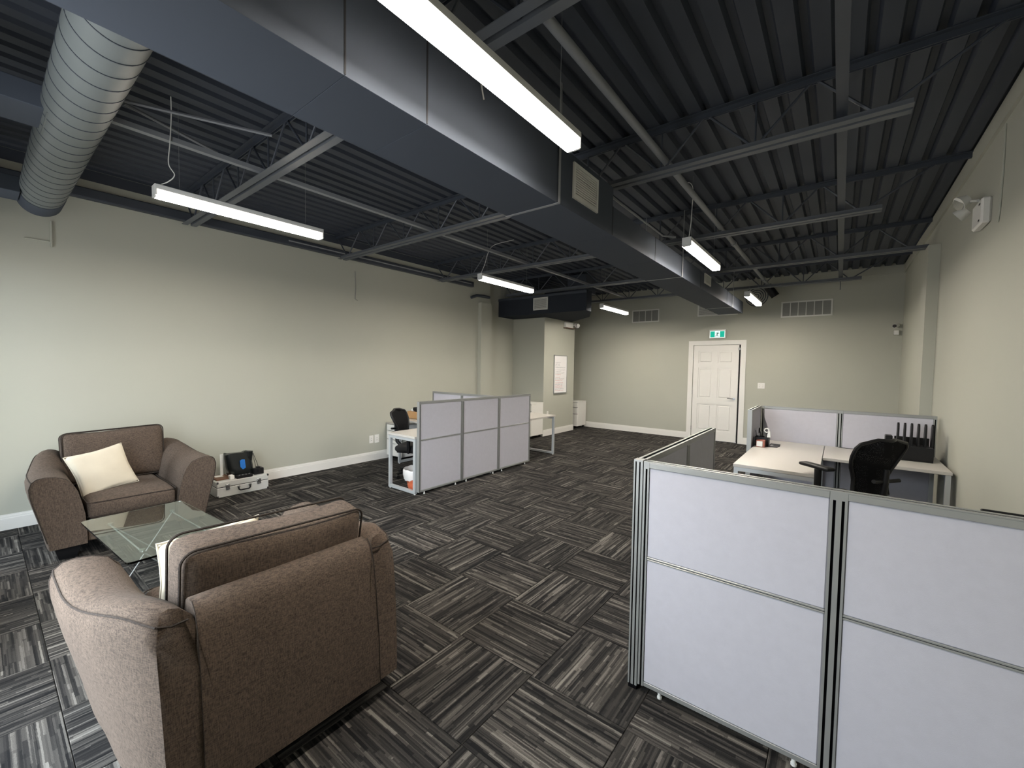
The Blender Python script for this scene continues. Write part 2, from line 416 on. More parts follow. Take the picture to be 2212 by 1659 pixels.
# raised stiles and rails make the panels read as recessed, with a raised field inside
m = MB(); yf0 = yb-.014
for k in range(3): xa = dx0+k*(st+cw); m.box(xa, xa+st, yf0, yb, .012, dz1)
zz = [.012] + [v for r in rows for v in r] + [dz1]
for k in range(0, len(zz), 2):
    for c in range(2): xa = dx0+st+c*(st+cw); m.box(xa, xa+cw, yf0, yb, zz[k], zz[k+1])
m.build('door_frame_rails', WHITE, leaf)
for (a, b) in rows:
    for c in range(2):
        xa = dx0+st+c*(st+cw)
        MB().cbox(xa+.030, xa+cw-.030, yb-.011, yb+.012, a+.030, b-.030, .0108).build('door_panel', WHITE, leaf)
m = MB().box(-2.70, -2.602, YF-.018, YF+.06, 0, 2.19).box(-1.655, -1.555, YF-.018, YF+.06, 0, 2.19).box(-2.602, -1.655, YF-.018, YF+.06, 2.098, 2.19)
m.build('door_casing', WHITE, dr)
MB().box(-1.690, -1.655, YF+.03, YF+.09, 0, 2.098).build('door_gap', SEAM, dr)
h = MB().cyl((-1.755, yf0, .945), (-1.755, yf0-.02, .945), .026, n=16).cyl((-1.755, yf0-.02, .945), (-1.755, yf0-.05, .945), .011)
h.tube([(-1.755, yf0-.05, .945), (-1.80, yf0-.055, .947), (-1.875, yf0-.052, .952)], .009); h.build('door_handle', CHROME, dr, True)
m = MB()
for z in (.25, 1.05, 1.80): m.cyl((dx0-.006, yf0-.004, z-.045), (dx0-.006, yf0-.004, z+.045), .007)
m.build('hinge', CHROME, dr, True)
MB().box(-1.70, -1.662, YF-.03, YF-.018, 1.98, 2.03).build('door_latch', ALU, dr)

# ------------------------------------------------------------------ roof joists
JY = [1.50, 3.32, 5.22, 7.14, 8.90]
CW = [.066]*5
jx1 = [.25, .27, .25, .79, .22]
jl = ['steel bar joist nearest the camera, crossing above the large square duct', 'second bar joist from the camera, right above the louvred duct register',
      'third bar joist from the camera, crossing over the middle of the duct', 'fourth bar joist, the one whose bottom chord reaches the right wall',
      'bar joist furthest back, just in front of the far wall grilles']
for k, y in enumerate(JY):
    j = thing('roof_joist', jl[k], 'joist', (-2.5, y, 3.07), 'steel bar joists under the roof deck')
    xa, xb = -5.77, jx1[k]
    for s_ in (-1, 1):
        m = MB(); a, b = sorted((y+s_*.014, y+s_*CW[k])); m.box(xa, xb, a, b, 3.07, 3.075)
        a, b = sorted((y+s_*.014, y+s_*.019)); m.box(xa, xb, a, b, 3.075, 3.12)
        m.build('bottom_chord', CHORD, j)
    m = MB()
    for s_ in (-1, 1):
        a, b = sorted((y+s_*.008, y+s_*.045)); m.box(XL, XR, a, b, 3.422, 3.428); a, b = sorted((y+s_*.008, y+s_*.013)); m.box(XL, XR, a, b, 3.385, 3.422)
    m.build('top_chord', STEEL, j)
    n = 9; dx = (xb-.15-(xa+.15))/n; r = .009
    m = MB(); m.tube([(XL+.05, y, 3.40), (xa+.15, y, 3.085)], r, 6)
    for i in range(n):
        x0 = xa+.15+i*dx; m.tube([(x0, y, 3.085), (x0+dx/2, y, 3.415)], r, 6); m.tube([(x0+dx/2, y, 3.415), (x0+dx, y, 3.085)], r, 6)
        if i: m.tube([(x0, y, 3.085), (x0, y, 3.415)], r*.8, 6)
    m.tube([(xb-.15, y, 3.085), (min(XR-.03, xb+.35), y, 3.40)], r, 6)
    m.build('web_rod', STEEL, j)
# bridging and pipes that run along the room
def tg(mb, name, mat, label, cat, group=None, smooth=False, base=None):
    o = mb.build(name, mat, None, smooth); return tag(o, label, cat, group)
tg(MB().box(-3.835, -3.79, .45, 8.86, 3.116, 3.120).box(-3.793, -3.789, .45, 8.86, 3.12, 3.15), 'bridging_angle', PIPE, 'thin pale steel angle running along the room left of the duct', 'bridging')
tg(MB().box(-.078, -.022, .05, 8.95, 3.122, 3.128).box(-.055, -.045, 8.94, 8.95, 2.93, 3.42), 'bridging_angle', STEEL, 'flat steel strip crossing the joists on the right, with a dropped end at back', 'bridging')
for q, lab in ((((-3.85, .655, 3.30), (-3.50, 1.44, 3.30)), 'sloping brace rod rising to the near joist left of the duct'), (((-3.89, .66, 3.30), (-4.16, 1.285, 3.30)), 'sloping brace rod running down toward the left wall')):
    tg(MB().tube(q, .012, 6), 'brace_rod', PIPE, lab, 'brace')
tg(MB().tube([(-1.12, -.4, 3.16), (-1.12, 9.35, 3.16), (-1.12, 9.50, 3.18), (-1.16, 9.62, 3.22)], .026, 12).cyl((-1.12, 5.9, 3.16), (-1.12, 5.98, 3.16), .034).cyl((-1.12, 8.5, 3.16), (-1.12, 8.58, 3.16), .034),
   'sprinkler_pipe', PIPE, 'round pipe running the length of the ceiling right of the duct', 'pipe', None, True)
tg(MB().tube([(-1.73, 3.4, 3.15), (-1.73, 5.1, 3.15), (-1.60, 5.17, 3.13)], .011, 8), 'conduit', PIPE, 'thin conduit lying along the top of the narrow duct', 'conduit', None, True)
tg(MB().cbox(XL, XL+.085, YN, 6.20, 3.135, 3.235, .01), 'wall_channel', STEEL, 'dark steel channel running along the top of the left wall', 'channel')
tg(MB().tube([(XL+.10, 2.6, 3.185), (XL+.10, 6.1, 3.185)], .010, 8), 'conduit', PIPE, 'thin pale rod added as a highlight along the dark channel on the left wall', 'conduit', None, True)  # pale rod standing in for the highlight line on the channel
sl = thing('spot_lamp', 'black cylinder lamp high on the far wall beside the pipe end', 'lamp', (-1.1, YF, 3.12))
MB().cyl((-1.20, 9.72, 3.24), (-1.06, 9.76, 3.03), .075, n=20).build('lamp_body', BLACK, sl, True)
MB().cyl((-1.13, 9.74, 3.13), (-1.13, YF, 3.13), .02).cyl((-1.13, YF-.012, 3.13), (-1.13, YF, 3.13), .05, n=16).build('wall_bracket', BLACK, sl, True)

# ------------------------------------------------------------------ rectangular duct
d = thing('main_duct', 'large dark rectangular air duct running the length of the ceiling', 'duct', (-1.73, 3, 2.65))
DX0, DX1, DZ = -1.942, -1.515, 2.65
secs = [(YN+.005, .883, 3.035), (.885, 1.282, 3.035), (1.284, 3.243, 3.035), (3.245, 4.25, 2.885), (4.252, 6.0, 2.885), (6.002, 7.67, 2.875), (7.672, 9.10, 2.865)]
for (a, b, zt) in secs:
    MB().cbox(DX0, DX1, a, b, DZ, zt, .0008).build('duct_section', DUCT, d)
for (a, b, zt) in secs[1:]:
    MB().box(DX1-.004, DX1+.002, a-.005, a+.003, DZ+.004, min(zt, 2.885 if a > 3 else 3.03)).build('duct_joint', SEAM, d)
for y in (2.4, 5.15, 8.1):
    tg(MB().box(DX0-.012, DX0-.009, y-.012, y+.012, DZ-.004, 3.42).box(DX0-.012, DX1+.012, y-.012, y+.012, DZ-.0045, DZ-.0015).box(DX1+.009, DX1+.012, y-.012, y+.012, DZ-.004, 3.42), 'hanger_strap', PIPE,
       {2.4: 'thin hanger strap under the duct nearest the camera', 5.15: 'thin hanger strap under the duct at its middle', 8.1: 'thin hanger strap under the duct near its far end'}[y], 'strap')
# register grilles
def grille(name, label, plane, c, wd, ht, nlouv, ndiv=0, vert=False, group=None, depth=.014, face=1, cat='vent'):
    """plane 'x': lies on a face whose normal is +x at x=c[0]; plane 'y': normal -y"""
    r = thing(name, label, cat, c, group)
    def P(m, a0, a1, z0, z1, d0, d1, nm, mat):
        q = MB()
        for (u0, u1, v0, v1) in m:
            if plane == 'x': q.box(c[0]+d0, c[0]+d1, c[1]+u0, c[1]+u1, c[2]+v0, c[2]+v1)
            else: q.box(c[0]+u0, c[0]+u1, c[1]-d1, c[1]-d0, c[2]+v0, c[2]+v1)
        return q.build(nm, mat, r)
    W, Hh, b = wd/2, ht/2, min(.026, ht*.1)
    P([(-W, -W+b, -Hh, Hh), (W-b, W, -Hh, Hh), (-W+b, W-b, -Hh, -Hh+b), (-W+b, W-b, Hh-b, Hh)], 0, 0, 0, 0, 0, depth, 'frame', GRILLE)
    P([(-W+b, W-b, -Hh+b, Hh-b)], 0, 0, 0, 0, 0, .002, 'backing', SEAM if not ndiv else LOUV)
    step = (ht-2*b)/nlouv
    for i in range(nlouv):
        z = -Hh+b+step*(i+.5); P([(-W+b, W-b, z-step*.28, z+step*.28)], 0, 0, 0, 0, .002, depth*.7, 'louvre', GRILLE if not ndiv else LOUV)
    for i in range(1, ndiv):
        x = -W+b+(wd-2*b)*i/ndiv; P([(x-.006, x+.006, -Hh+b, Hh-b)], 0, 0, 0, 0, .002, depth, 'divider', GRILLE)
    return r
grille('duct_register', 'white louvred register on the side of the duct beside the near lamp', 'x', (DX1, 2.77, 2.865), .37, .245, 12)
grille('duct_register', 'small register low on the duct side behind the third lamp', 'x', (DX1, 6.35, 2.815), .34, .135, 7)
grille('wall_grille', 'four-cell white return grille left of the duct on the far wall', 'y', (-3.72, YF, 2.815), .66, .30, 14, 4, group='return grilles on the far wall')
grille('wall_grille', 'white return grille half hidden behind the duct end', 'y', (-2.14, YF, 2.86), .80, .26, 12, group='return grilles on the far wall')
grille('wall_grille', 'wide six-cell white return grille right of the duct on the far wall', 'y', (-.56, YF, 2.77), .82, .31, 14, 6, group='return grilles on the far wall')
# round ringed diffuser on the back wall
r = thing('round_diffuser', 'round ringed diffuser high on the far wall behind the rearmost lamp', 'vent', (-1.405, YF, 3.08))
MB().cyl((-1.405, YF, 3.08), (-1.405, YF-.01, 3.08), .21, n=32).build('backing_disc', WALL, r)
for k in range(5):
    R = .04+k*.04; MB().tube([(-1.405+R*math.cos(t*PI/16), YF-.012, 3.08+R*math.sin(t*PI/16)) for t in range(32)], .008, 6, True).build('ring', DUCT, r, True)

# spiral duct going to the left wall, with two take-off branches
sd = thing('spiral_duct', 'round ribbed spiral duct from the square duct to the left wall', 'duct', (-3.8, .38, 2.82))
cy, cz, R = .38, 2.955, .135
MB().cyl((DX0, cy, cz), (-5.30, cy, cz), R, n=48, caps=False).build('spiral_shell', SPIRAL, sd, True)
x = DX0-.20; k = 0
while x > -5.2:
    MB().tube([(x-.012*math.cos(t*PI/18)*0 - .04*(t/36.0), cy+(R+.0)*math.cos(t*PI/18), cz+(R+.001)*math.sin(t*PI/18)) for t in range(37)], .0028, 5).build('spiral_seam', STEEL, sd, True)
    x -= .145; k += 1
MB().cyl((-5.30, cy, cz), (-5.60, cy, cz), R+.004, n=48).build('end_collar', DUCT, sd, True)
MB().cyl((DX0, cy, cz), (DX0-.12, cy, cz), R+.006, n=48, caps=False).build('start_collar', DUCT, sd, True)
MB().cbox(-3.72, -3.41, YN+.01, cy-.11, 2.90, 3.02, .003).build('branch', DUCT, sd)
m = MB().box(-3.74, -3.39, cy-.115, cy-.10, 2.875, 3.035); m.build('branch_flange', SPIRAL, sd)
m = MB()
for q in (-3.72, -3.61, -3.50, -3.41): m.cyl((q, cy-.10, 2.887), (q, cy-.10, 2.876), .006, n=8)
m.build('flange_screw', SEAM, sd)
MB().cbox(-5.48, -5.18, YN+.01, cy-.13, 2.88, 3.00, .003).build('branch', DUCT, sd)

# soffit box over the column
sf = thing('duct_enclosure', 'dark boxed duct enclosure over the column at the back left', 'enclosure', (-4.8, 8.0, 2.66))
MB().prism([(XL-.149, 7.25), (-3.88, 7.25), (-3.88, 7.45), (-4.32, 8.22), (-5.185, 8.95), (-5.185, 7.795), (XL-.149, 7.795)], 2.66, 3.05).build('enclosure_box', DUCTB, sf)
MB().box(-4.40, -3.98, 7.40, 7.80, 3.05, 3.40).build('riser', STEEL, sf)
MB().box(XL-.149, -3.88, 7.235, 7.25, 3.0, 3.05).build('top_flange', STEEL, sf)
grille('soffit_register', 'white register on the front of the dark duct enclosure', 'y', (-4.93, 7.235, 2.865), .36, .255, 12)
tg(MB().tube([(XL+.05, 6.16, 2.93), (XL+.06, 6.30, 2.985), (XL+.06, 6.5, 3.0), (XL+.05, 6.70, 3.0)], .03, 10), 'elbow_pipe', STEEL, 'curved dark pipe above the left wall pilaster', 'pipe', None, True)

# ------------------------------------------------------------------ lamps
def lamp():
    r = thing('linear_lamp', '', 'lamp', (0, 0, 0), 'suspended linear lamps')
    L = 1.22
    MB().cbox(-.042, .042, 0, L, .005, .085, .003).build('housing', HOUSING, r)
    MB().prism([(-.041, .005), (-.040, .002), (-.036, 0), (.036, 0), (.040, .002), (.041, .005)], .012, L-.012, 'y').build('lens', LENS, r)
    m = MB()
    for s_ in (-1, 1): a, b = sorted((s_*.0425, s_*.0435)); m.box(a, b, .012, L-.012, .006, .050)
    m.build('side_lens', SIDELENS, r)
    for a in (0, L-.012):
        MB().prism([(-.042, .014), (-.039, .004), (-.032, -.002), (.032, -.002), (.039, .004), (.042, .014)], a, a+.012, 'y').build('end_cap', HOUSING, r)
    for y in (.15, L-.15): MB().tube([(0, y, .085), (0, y, .70)], .0012, 4).build('suspension_wire', ALU, r)
    return r
l0 = lamp(); LZ = 2.72
spots = [(-1.165, .78, 'large lit linear lamp overhead, nearest the camera right of the duct'), (-3.865, .80, 'lit linear lamp nearest the left wall and the spiral duct'),
         (-3.865, 4.20, 'lit linear lamp in the middle of the left row'), (-3.69, 7.50, 'lit linear lamp at the back of the left row by the dark enclosure'),
         (-1.185, 4.15, 'lit linear lamp halfway along the duct, second in the right row'), (-1.195, 7.50, 'lit linear lamp furthest back in the right row')]
for k, (x, y, lab) in enumerate(spots):
    o = l0 if k == 0 else copy_tree(l0)
    o.location = (x, y, LZ); o['label'] = lab
    if k == 0: OFF[o.name] = (0, 0, 0)
def cord(pts, lab):
    P = [Vector(p) for p in pts]; out = []
    for i in range(len(P)-1):
        p0 = P[max(i-1, 0)]; p1 = P[i]; p2 = P[i+1]; p3 = P[min(i+2, len(P)-1)]
        for s_ in range(6):
            t = s_/6; out.append(.5*((2*p1)+(-p0+p2)*t+(2*p0-5*p1+4*p2-p3)*t*t+(-p0+3*p1-3*p2+p3)*t**3))
    out.append(P[-1]); tg(MB().tube(out, .0036, 6), 'power_cord', CORD, lab, 'cord', 'white lamp power cords', True)
cord([(-3.70, .87, 3.38), (-3.76, .885, 3.28), (-3.78, .88, 3.10), (-3.78, .87, 2.95), (-3.77, .90, 2.88), (-3.80, .87, 2.83), (-3.86, .83, 2.808)], 'white power cord curving down to the lamp by the left wall')
cord([(-3.60, 4.60, 3.30), (-3.80, 4.42, 3.22), (-3.84, 4.34, 3.10), (-3.86, 4.30, 2.95), (-3.87, 4.24, 2.82), (-3.87, 4.24, 2.805)], 'white power cord dropping to the middle lamp of the left row')
cord([(-1.25, 4.20, 3.33), (-1.19, 4.22, 3.33), (-1.165, 4.24, 3.26), (-1.17, 4.24, 3.1), (-1.17, 4.22, 2.95), (-1.185, 4.22, 2.81)], 'white power cord dropping to the second lamp of the right row')
tg(MB().tube([(-1.50, 1.62, 3.02), (-1.495, 1.63, 2.96), (-1.495, 1.64, 2.93)], .004, 6), 'power_cord', CORD, 'short bit of white cord against the duct side above the near lamp', 'cord')

# ------------------------------------------------------------------ partitions
def seg(a, b, along, c, z0, z1, t):
    return (a, b, c-t/2, c+t/2, z0, z1) if along == 'x' else (c-t/2, c+t/2, a, b, z0, z1)
def partition(name, label, along, c, cuts, end0=True, end1=True, group='grey fabric office partitions', ztop=1.12, zmid=.66):
    base = ((cuts[0]+cuts[-1])/2, c, 0) if along == 'x' else (c, (cuts[0]+cuts[-1])/2, 0)
    r = thing(name, label, 'partition', base, group); z0 = .035
    for i in range(len(cuts)-1):
        a, b = cuts[i], cuts[i+1]
        for (u, v) in ((a, a+.026), (b-.026, b)):
            m = MB()                                     # post with an open dark slot
            for (p, q) in ((u, u+.009), (v-.008, v)): m.box(*seg(p, q, along, c, z0, ztop-.03, .044))
            m.box(*seg(u, v, along, c, ztop-.03, ztop, .044)); pst = m.build('post', ALU, r)
            MB().box(*seg(u+.009, v-.008, along, c, z0, ztop-.03, .030)).build('slot', GROOVE, pst)
        for (p, q) in ((z0, z0+.022), (zmid-.009, zmid-.001), (zmid+.001, zmid+.009), (ztop-.026, ztop)):
            MB().cbox(*seg(a+.026, b-.026, along, c, p, q, .044 if q == ztop else .040), .002).build('rail', ALU, r)
        MB().box(*seg(a+.026, b-.026, along, c, zmid-.001, zmid+.001, .034)).build('rail_gap', GROOVE, r)
        for (p, q) in ((z0+.022, zmid-.009), (zmid+.009, ztop-.026)):
            MB().cbox(*seg(a+.026, b-.026, along, c, p, q, .036), .004).build('fabric_panel', FAB, r)
        m = MB()
        for u in (a+.10, b-.10):
            e = (u, c, 0) if along == 'x' else (c, u, 0)
            m.cyl((e[0], e[1], 0), (e[0], e[1], .008), .011).cyl((e[0], e[1], .008), (e[0], e[1], z0), .008)
            m.build('leveling_foot', PAPER, r, True); m = MB()
    for o_ in (-.0155, .0155): MB().box(*seg(cuts[0], cuts[-1], along, c+o_, ztop, ztop+.004, .013)).build('top_cap', ALU, r)
    MB().box(*seg(cuts[0], cuts[-1], along, c, ztop, ztop+.001, .018)).build('top_groove', GROOVE, r)
    return r
partition('office_partition', 'nearest grey fabric partition filling the lower right foreground', 'x', 1.965, [-.715, .016, .80])
partition('office_partition', 'low wing partition running back from the near corner post', 'y', -.742, [1.995, 2.72, 3.43])
cp = thing('corner_post', 'grooved aluminium corner post where the near partition meets its wing', 'post', (-.742, 1.965, 0))
for (a, b, e, f) in ((-.764, -.757, 1.943, 1.987), (-.750, -.738, 1.943, 1.987), (-.731, -.720, 1.943, 1.987)): MB().box(a, b, e, f, .02, 1.118).build('fin', ALU, cp)
MB().box(-.757, -.731, 1.950, 1.980, .02, 1.110).build('slot', GROOVE, cp)
MB().box(-.764, -.720, 1.943, 1.987, 1.118, 1.127).build('cap', ALU, cp)
MB().box(-.762, -.722, 1.945, 1.985, 0, .02).build('foot', GROOVE, cp)
partition('office_partition', 'far partition of the right cubicle, behind the corner desk', 'x', 6.03, [-.745, .022, .80])
partition('office_partition', 'short side partition at the left end of the right cubicle desk', 'y', -.77, [5.30, 6.005])
partition('office_partition', 'three-bay grey partition standing left of the aisle, broad side to the camera', 'y', -3.92, [3.22, 3.945, 4.70, 5.48])
partition('office_partition', 'partition crossing behind the left desk, only its top strip showing', 'x', 4.70, [-5.33, -4.65, -3.946])

# ------------------------------------------------------------------ desks
def loopleg(m, along, c, a, b, z0, z1, t=.035, w=.035):
    for (p, q) in ((a, a+t), (b-t, b)): m.box(*seg(p, q, along, c, z0, z1, w))
    m.box(*seg(a+t, b-t, along, c, z0, z0+t, w)); m.box(*seg(a+t, b-t, along, c, z1-t, z1, w))
def desk(label, x0, x1, y0, y1, legs, zt=.705, group='white office desks'):
    r = thing('desk', label, 'desk', ((x0+x1)/2, (y0+y1)/2, 0), group)
    MB().cbox(x0, x1, y0, y1, zt-.028, zt, .002).build('desk_top', DESKW, r)
    for (al, c, a, b) in legs:
        m = MB(); loopleg(m, al, c, a, b, .012, zt-.028); lg = m.build('leg_frame', SILVER, r)
        for u in (a+.018, b-.018):
            e = (u, c) if al == 'x' else (c, u); MB().cyl((e[0], e[1], 0), (e[0], e[1], .012), .013).build('glide', PAPER, lg, True)
    return r
desk('white desk beside the three-bay partition, silver loop leg facing the camera', -4.47, -3.945, 3.19, 4.66, [('x', 3.215, -4.465, -3.948), ('x', 4.60, -4.465, -3.948)])
desk('white return desk behind the left office chair, cardboard box on it', -5.46, -4.475, 4.07, 4.66, [('y', -5.43, 4.075, 4.655)])
desk('white desk end sticking out past the far end of the three-bay partition', -4.62, -3.97, 4.74, 6.37, [('x', 6.33, -4.615, -3.975), ('x', 4.80, -4.615, -3.975)])
desk('white desk nearer the door side in the right cubicle', -.735, -.105, 4.24, 5.99, [('x', 4.265, -.73, -.11), ('x', 5.95, -.73, -.11)], .71)
desk('white desk running to the right wall in the right cubicle, black file sorter on it', -.100, .80, 5.15, 5.99, [('y', .775, 5.16, 5.98)], .71)
bc = thing('black_board', 'thin black board standing behind the near partition, its top edge showing at right', 'board', (.60, 2.15, 0))
MB().cbox(.405, .80, 2.140, 2.152, .03, 1.096, .003).build('board_panel', BLACK, bc)
for x in (.45, .74): MB().box(x, x+.03, 2.08, 2.21, 0, .03).build('board_foot', BLACK, bc)

# ------------------------------------------------------------------ drawer pedestals
def pedestal(label, x0, x1, yf, yb_, z1, top=WHITE, handles=(.93, .77, .60)):
    r = thing('drawer_pedestal', label, 'cabinet', ((x0+x1)/2, (yf+yb_)/2, 0), 'white drawer pedestals')
    MB().cbox(x0, x1, yf+.02, yb_, .06, z1-.025, .003).build('pedestal_body', WHITE, r)
    MB().cbox(x0-.005, x1+.005, yf-.004, yb_, z1-.025, z1, .003).build('pedestal_top', top, r)
    zs = [(.065, .515), (.53, .765), (.78, .95)]
    MB().box(x0+.006, x1-.006, yf+.012, yf+.021, .065, z1-.03).build('drawer_gap', SEAM, r); hh = z1-.03
    for (a, b) in zs:
        dq = MB().cbox(x0+.003, x1-.003, yf, yf+.02, .06+(hh-.06)*(a-.065)/.89, .06+(hh-.06)*(b-.065)/.89, .003).build('drawer', WHITE, r)
        zc = .06+(hh-.06)*((b-.065)/.89)-.05; xc = (x0+x1)/2
        MB().cyl((xc-.055, yf-.018, zc), (xc+.055, yf-.018, zc), .005).cyl((xc-.05, yf-.018, zc), (xc-.05, yf, zc), .004).cyl((xc+.05, yf-.018, zc), (xc+.05, yf, zc), .004).build('handle', CHROME, dq, True)
    for u in (x0+.05, x1-.05):
        for v in (yf+.06, yb_-.05): MB().cyl((u-.012, v, .028), (u+.012, v, .028), .028, n=14).box(u-.008, u+.008, v-.01, v+.01, .03, .06).build('caster', BLACK, r, True)
TOPG = plain('grey_woodgrain_top', (.38, .36, .33), .5, var=.15, scale=20)
pedestal('white drawer pedestal with grey top in the left cubicle by the wall', -5.905, -5.50, 4.19, 4.66, .60, TOPG)
pedestal('narrow white drawer pedestal peeking out beyond the column', -5.66, -5.215, 9.40, 9.85, .69)
pedestal('white pedestal just beyond the three-bay partition, in front of the column', -5.60, -5.17, 7.30, 7.76, .77)

# ------------------------------------------------------------------ office chairs (front along +x)
def office_chair(label, seat=.47, arm=.66, backtop=1.0, base_only=False):
    r = thing('office_chair', label, 'chair', (0, 0, 0), 'black mesh office chairs')
    def warp(p):
        return Vector((p.x, p.y*(1-.10*(p.x > 0)*p.x/.24), p.z-.9*max(0, p.x-.15)**1.6))
    MB().rbox(.50, .50, .085, .04, 8, (0, 0, .012), Matrix.Translation((.03, 0, seat-.04)), warp).build('seat', BLACKF, r, True)
    MB().rbox(.42, .40, .04, .02, 4, mat=Matrix.Translation((.0, 0, seat-.09))).build('seat_pan', BLACK, r, True)
    # back: curved, waisted outline
    zb = seat+.07; hb = backtop-zb
    def bp(u, v):                        # u -1..1 across, v 0..1 up
        q = min(1, max(0, (v-.25)/.5)); w = .172-.012*math.sin(PI*min(1, v/.5)) + .062*q*q*(3-2*q)
        if v > .84: w *= max(.001, 1-((v-.84)/.16)**2.6)**(1/2.2)
        x = -.235-.05*math.sin(v*PI)*0 - .09*v + .035*math.sin(v*PI*1.1) + .035*u*u
        return (x, u*w, zb+hb*v)
    n = 14; vs = []; fs = []
    for i in range(n+1):
        for j in range(9): vs.append(bp(j/4-1, i/n*.995))
    for i in range(n):
        for j in range(8): fs.append((i*9+j, i*9+j+1, (i+1)*9+j+1, (i+1)*9+j))
    MB().add(vs, fs).build('back_mesh', MESH, r, True)
    ring = [bp(-1, i/n*.995) for i in range(n+1)] + [bp(u/4, .995) for u in range(-3, 4)] + [bp(1, i/n*.995) for i in range(n, -1, -1)] + [bp(u/4, 0) for u in range(3, -4, -1)]
    MB().tube(ring, .014, 8, True).build('back_frame', BLACK, r, True)
    MB().tube([(-.06, 0, seat-.09), (-.20, 0, seat-.07), (-.29, 0, seat+.02), (-.31, 0, seat+.20), (-.315, 0, seat+.30)], [.03, .03, .026, .022, .018], 10).build('back_support', BLACK, r, True)
    MB().tube([(-.318, -.12, seat+.215), (-.305, -.06, seat+.208), (-.298, 0, seat+.205), (-.305, .06, seat+.208), (-.318, .12, seat+.215)], .015, 8).build('lumbar_bar', BLACK, r, True)
    for s_ in (-1, 1):
        a = MB().tube([(-.02, s_*.16, seat-.09), (-.01, s_*.25, seat-.08), (0, s_*.272, seat-.03), (.0, s_*.272, arm-.02)], [.018, .020, .024, .026], 10).build('arm_post', BLACK, r, True)
        MB().rbox(.27, .085, .032, .016, 6, mat=Matrix.Translation((.02, s_*.268, arm))).build('arm_pad', BLACK, a, True)
    MB().cyl((0, 0, .10), (0, 0, seat-.20), .026, n=16).cyl((0, 0, seat-.20), (0, 0, seat-.10), .016, n=12).cyl((0, 0, seat-.13), (0, 0, seat-.09), .09, .11, n=12).build('gas_column', BLACK, r, True)
    MB().tube([(.02, .10, seat-.11), (.06, .22, seat-.125), (.07, .27, seat-.15)], .005, 6).build('lever', BLACK, r, True)
    hub = MB().cyl((0, 0, .06), (0, 0, .125), .045, .035, n=16).build('hub', BLACK, r, True)
    for k in range(5):
        t = 2*PI*k/5+.3; c, s = math.cos(t), math.sin(t)
        sp = MB().tube([(c*.03, s*.03, .095), (c*.17, s*.17, .085), (c*.29, s*.29, .068)], [.026, .021, .016], 8).build('spoke', BLACK, r, True)
        px, py = c*.29, s*.29
        MB().cyl((px-s*.024, py+c*.024, .026), (px+s*.024, py-c*.024, .026), .026, n=16).build('caster', BLACK, sp, True)
    return r
c1 = office_chair('black mesh office chair at the white desk by the left partition', .455, .60, .93); c1.location = (-4.66, 3.80, 0); c1.rotation_euler = (0, 0, math.radians(28))
c2 = office_chair('black mesh office chair in the right cubicle, its back toward the camera', .53, .785, 1.055); c2.location = (.070, 4.42, 0); c2.rotation_euler = (0, 0, math.radians(139))

# ------------------------------------------------------------------ waste bin
b = thing('waste_bin', 'round waste bin with white liner under the left desk', 'bin', (-4.27, 3.52, 0))
BC = (-4.27, 3.52, 0)
MB().lathe([(.0, .004), (.14, .004), (.180, .205), (.172, .205), (.132, .012), (0, .012)], BC, 28).build('bin_body', REDBAG, b, True)
def wav(prof, amp, n=40, seed=0):
    v = []; f = []
    for j, (r, z) in enumerate(prof):
        for i in range(n):
            t = 2*PI*i/n; rr = r+amp*math.sin(i*2.3+j*1.1+seed)*(1 if j else .3); zz = z+amp*1.2*math.sin(i*1.7+seed)*(j > 1)
            v.append((BC[0]+rr*math.cos(t), BC[1]+rr*math.sin(t), max(.006, zz)))
    for j in range(len(prof)-1):
        for i in range(n): f.append((j*n+i, j*n+(i+1) % n, (j+1)*n+(i+1) % n, (j+1)*n+i))
    return MB().add(v, f)
wav([(.11, .10), (.168, .205), (.186, .222), (.196, .205), (.193, .15), (.180, .085)], .004).build('bin_liner', WBAG, b, True)
tg(MB().rbox(.16, .12, .13, .05, 8, (.01, .01, .01), Matrix.Translation((-4.075, 3.300, .067)), lambda p: Vector((p.x*(1+.12*math.sin(p.z*70)), p.y*(1+.10*math.sin(p.z*60+1)), p.z))), 'snack_bag', REDBAG, 'crumpled red bag in front of the white bin liner', 'bag', None, True)

# ------------------------------------------------------------------ cardboard box on the left return desk
r = thing('cardboard_box', 'open cardboard box of odds and ends on the left return desk', 'box', (-5.20, 4.33, .705))
m = MB(); x0, x1, y0, y1 = -5.43, -5.06, 4.24, 4.50
m.box(x0, x1, y0, y0+.006, .706, .82).box(x0, x1, y1-.006, y1, .706, .82).box(x0, x0+.006, y0, y1, .706, .82).box(x1-.006, x1, y0, y1, .706, .82).box(x0, x1, y0, y1, .705, .711)
m.build('box_walls', CARD, r)
tg(MB().rbox(.30, .10, .06, .02, 6, mat=Matrix.Translation((-5.22, 4.34, .822)) @ Matrix.Rotation(.25, 4, 'Y')), 'black_pouch', BLACKF, 'black pouch lying in the open cardboard box', 'pouch', None, True)
tg(MB().rbox(.07, .07, .05, .02, 5, mat=Matrix.Translation((-5.38, 4.33, .835))), 'white_roll', PAPER, 'small white roll at the left end of the cardboard box', 'roll', None, True)

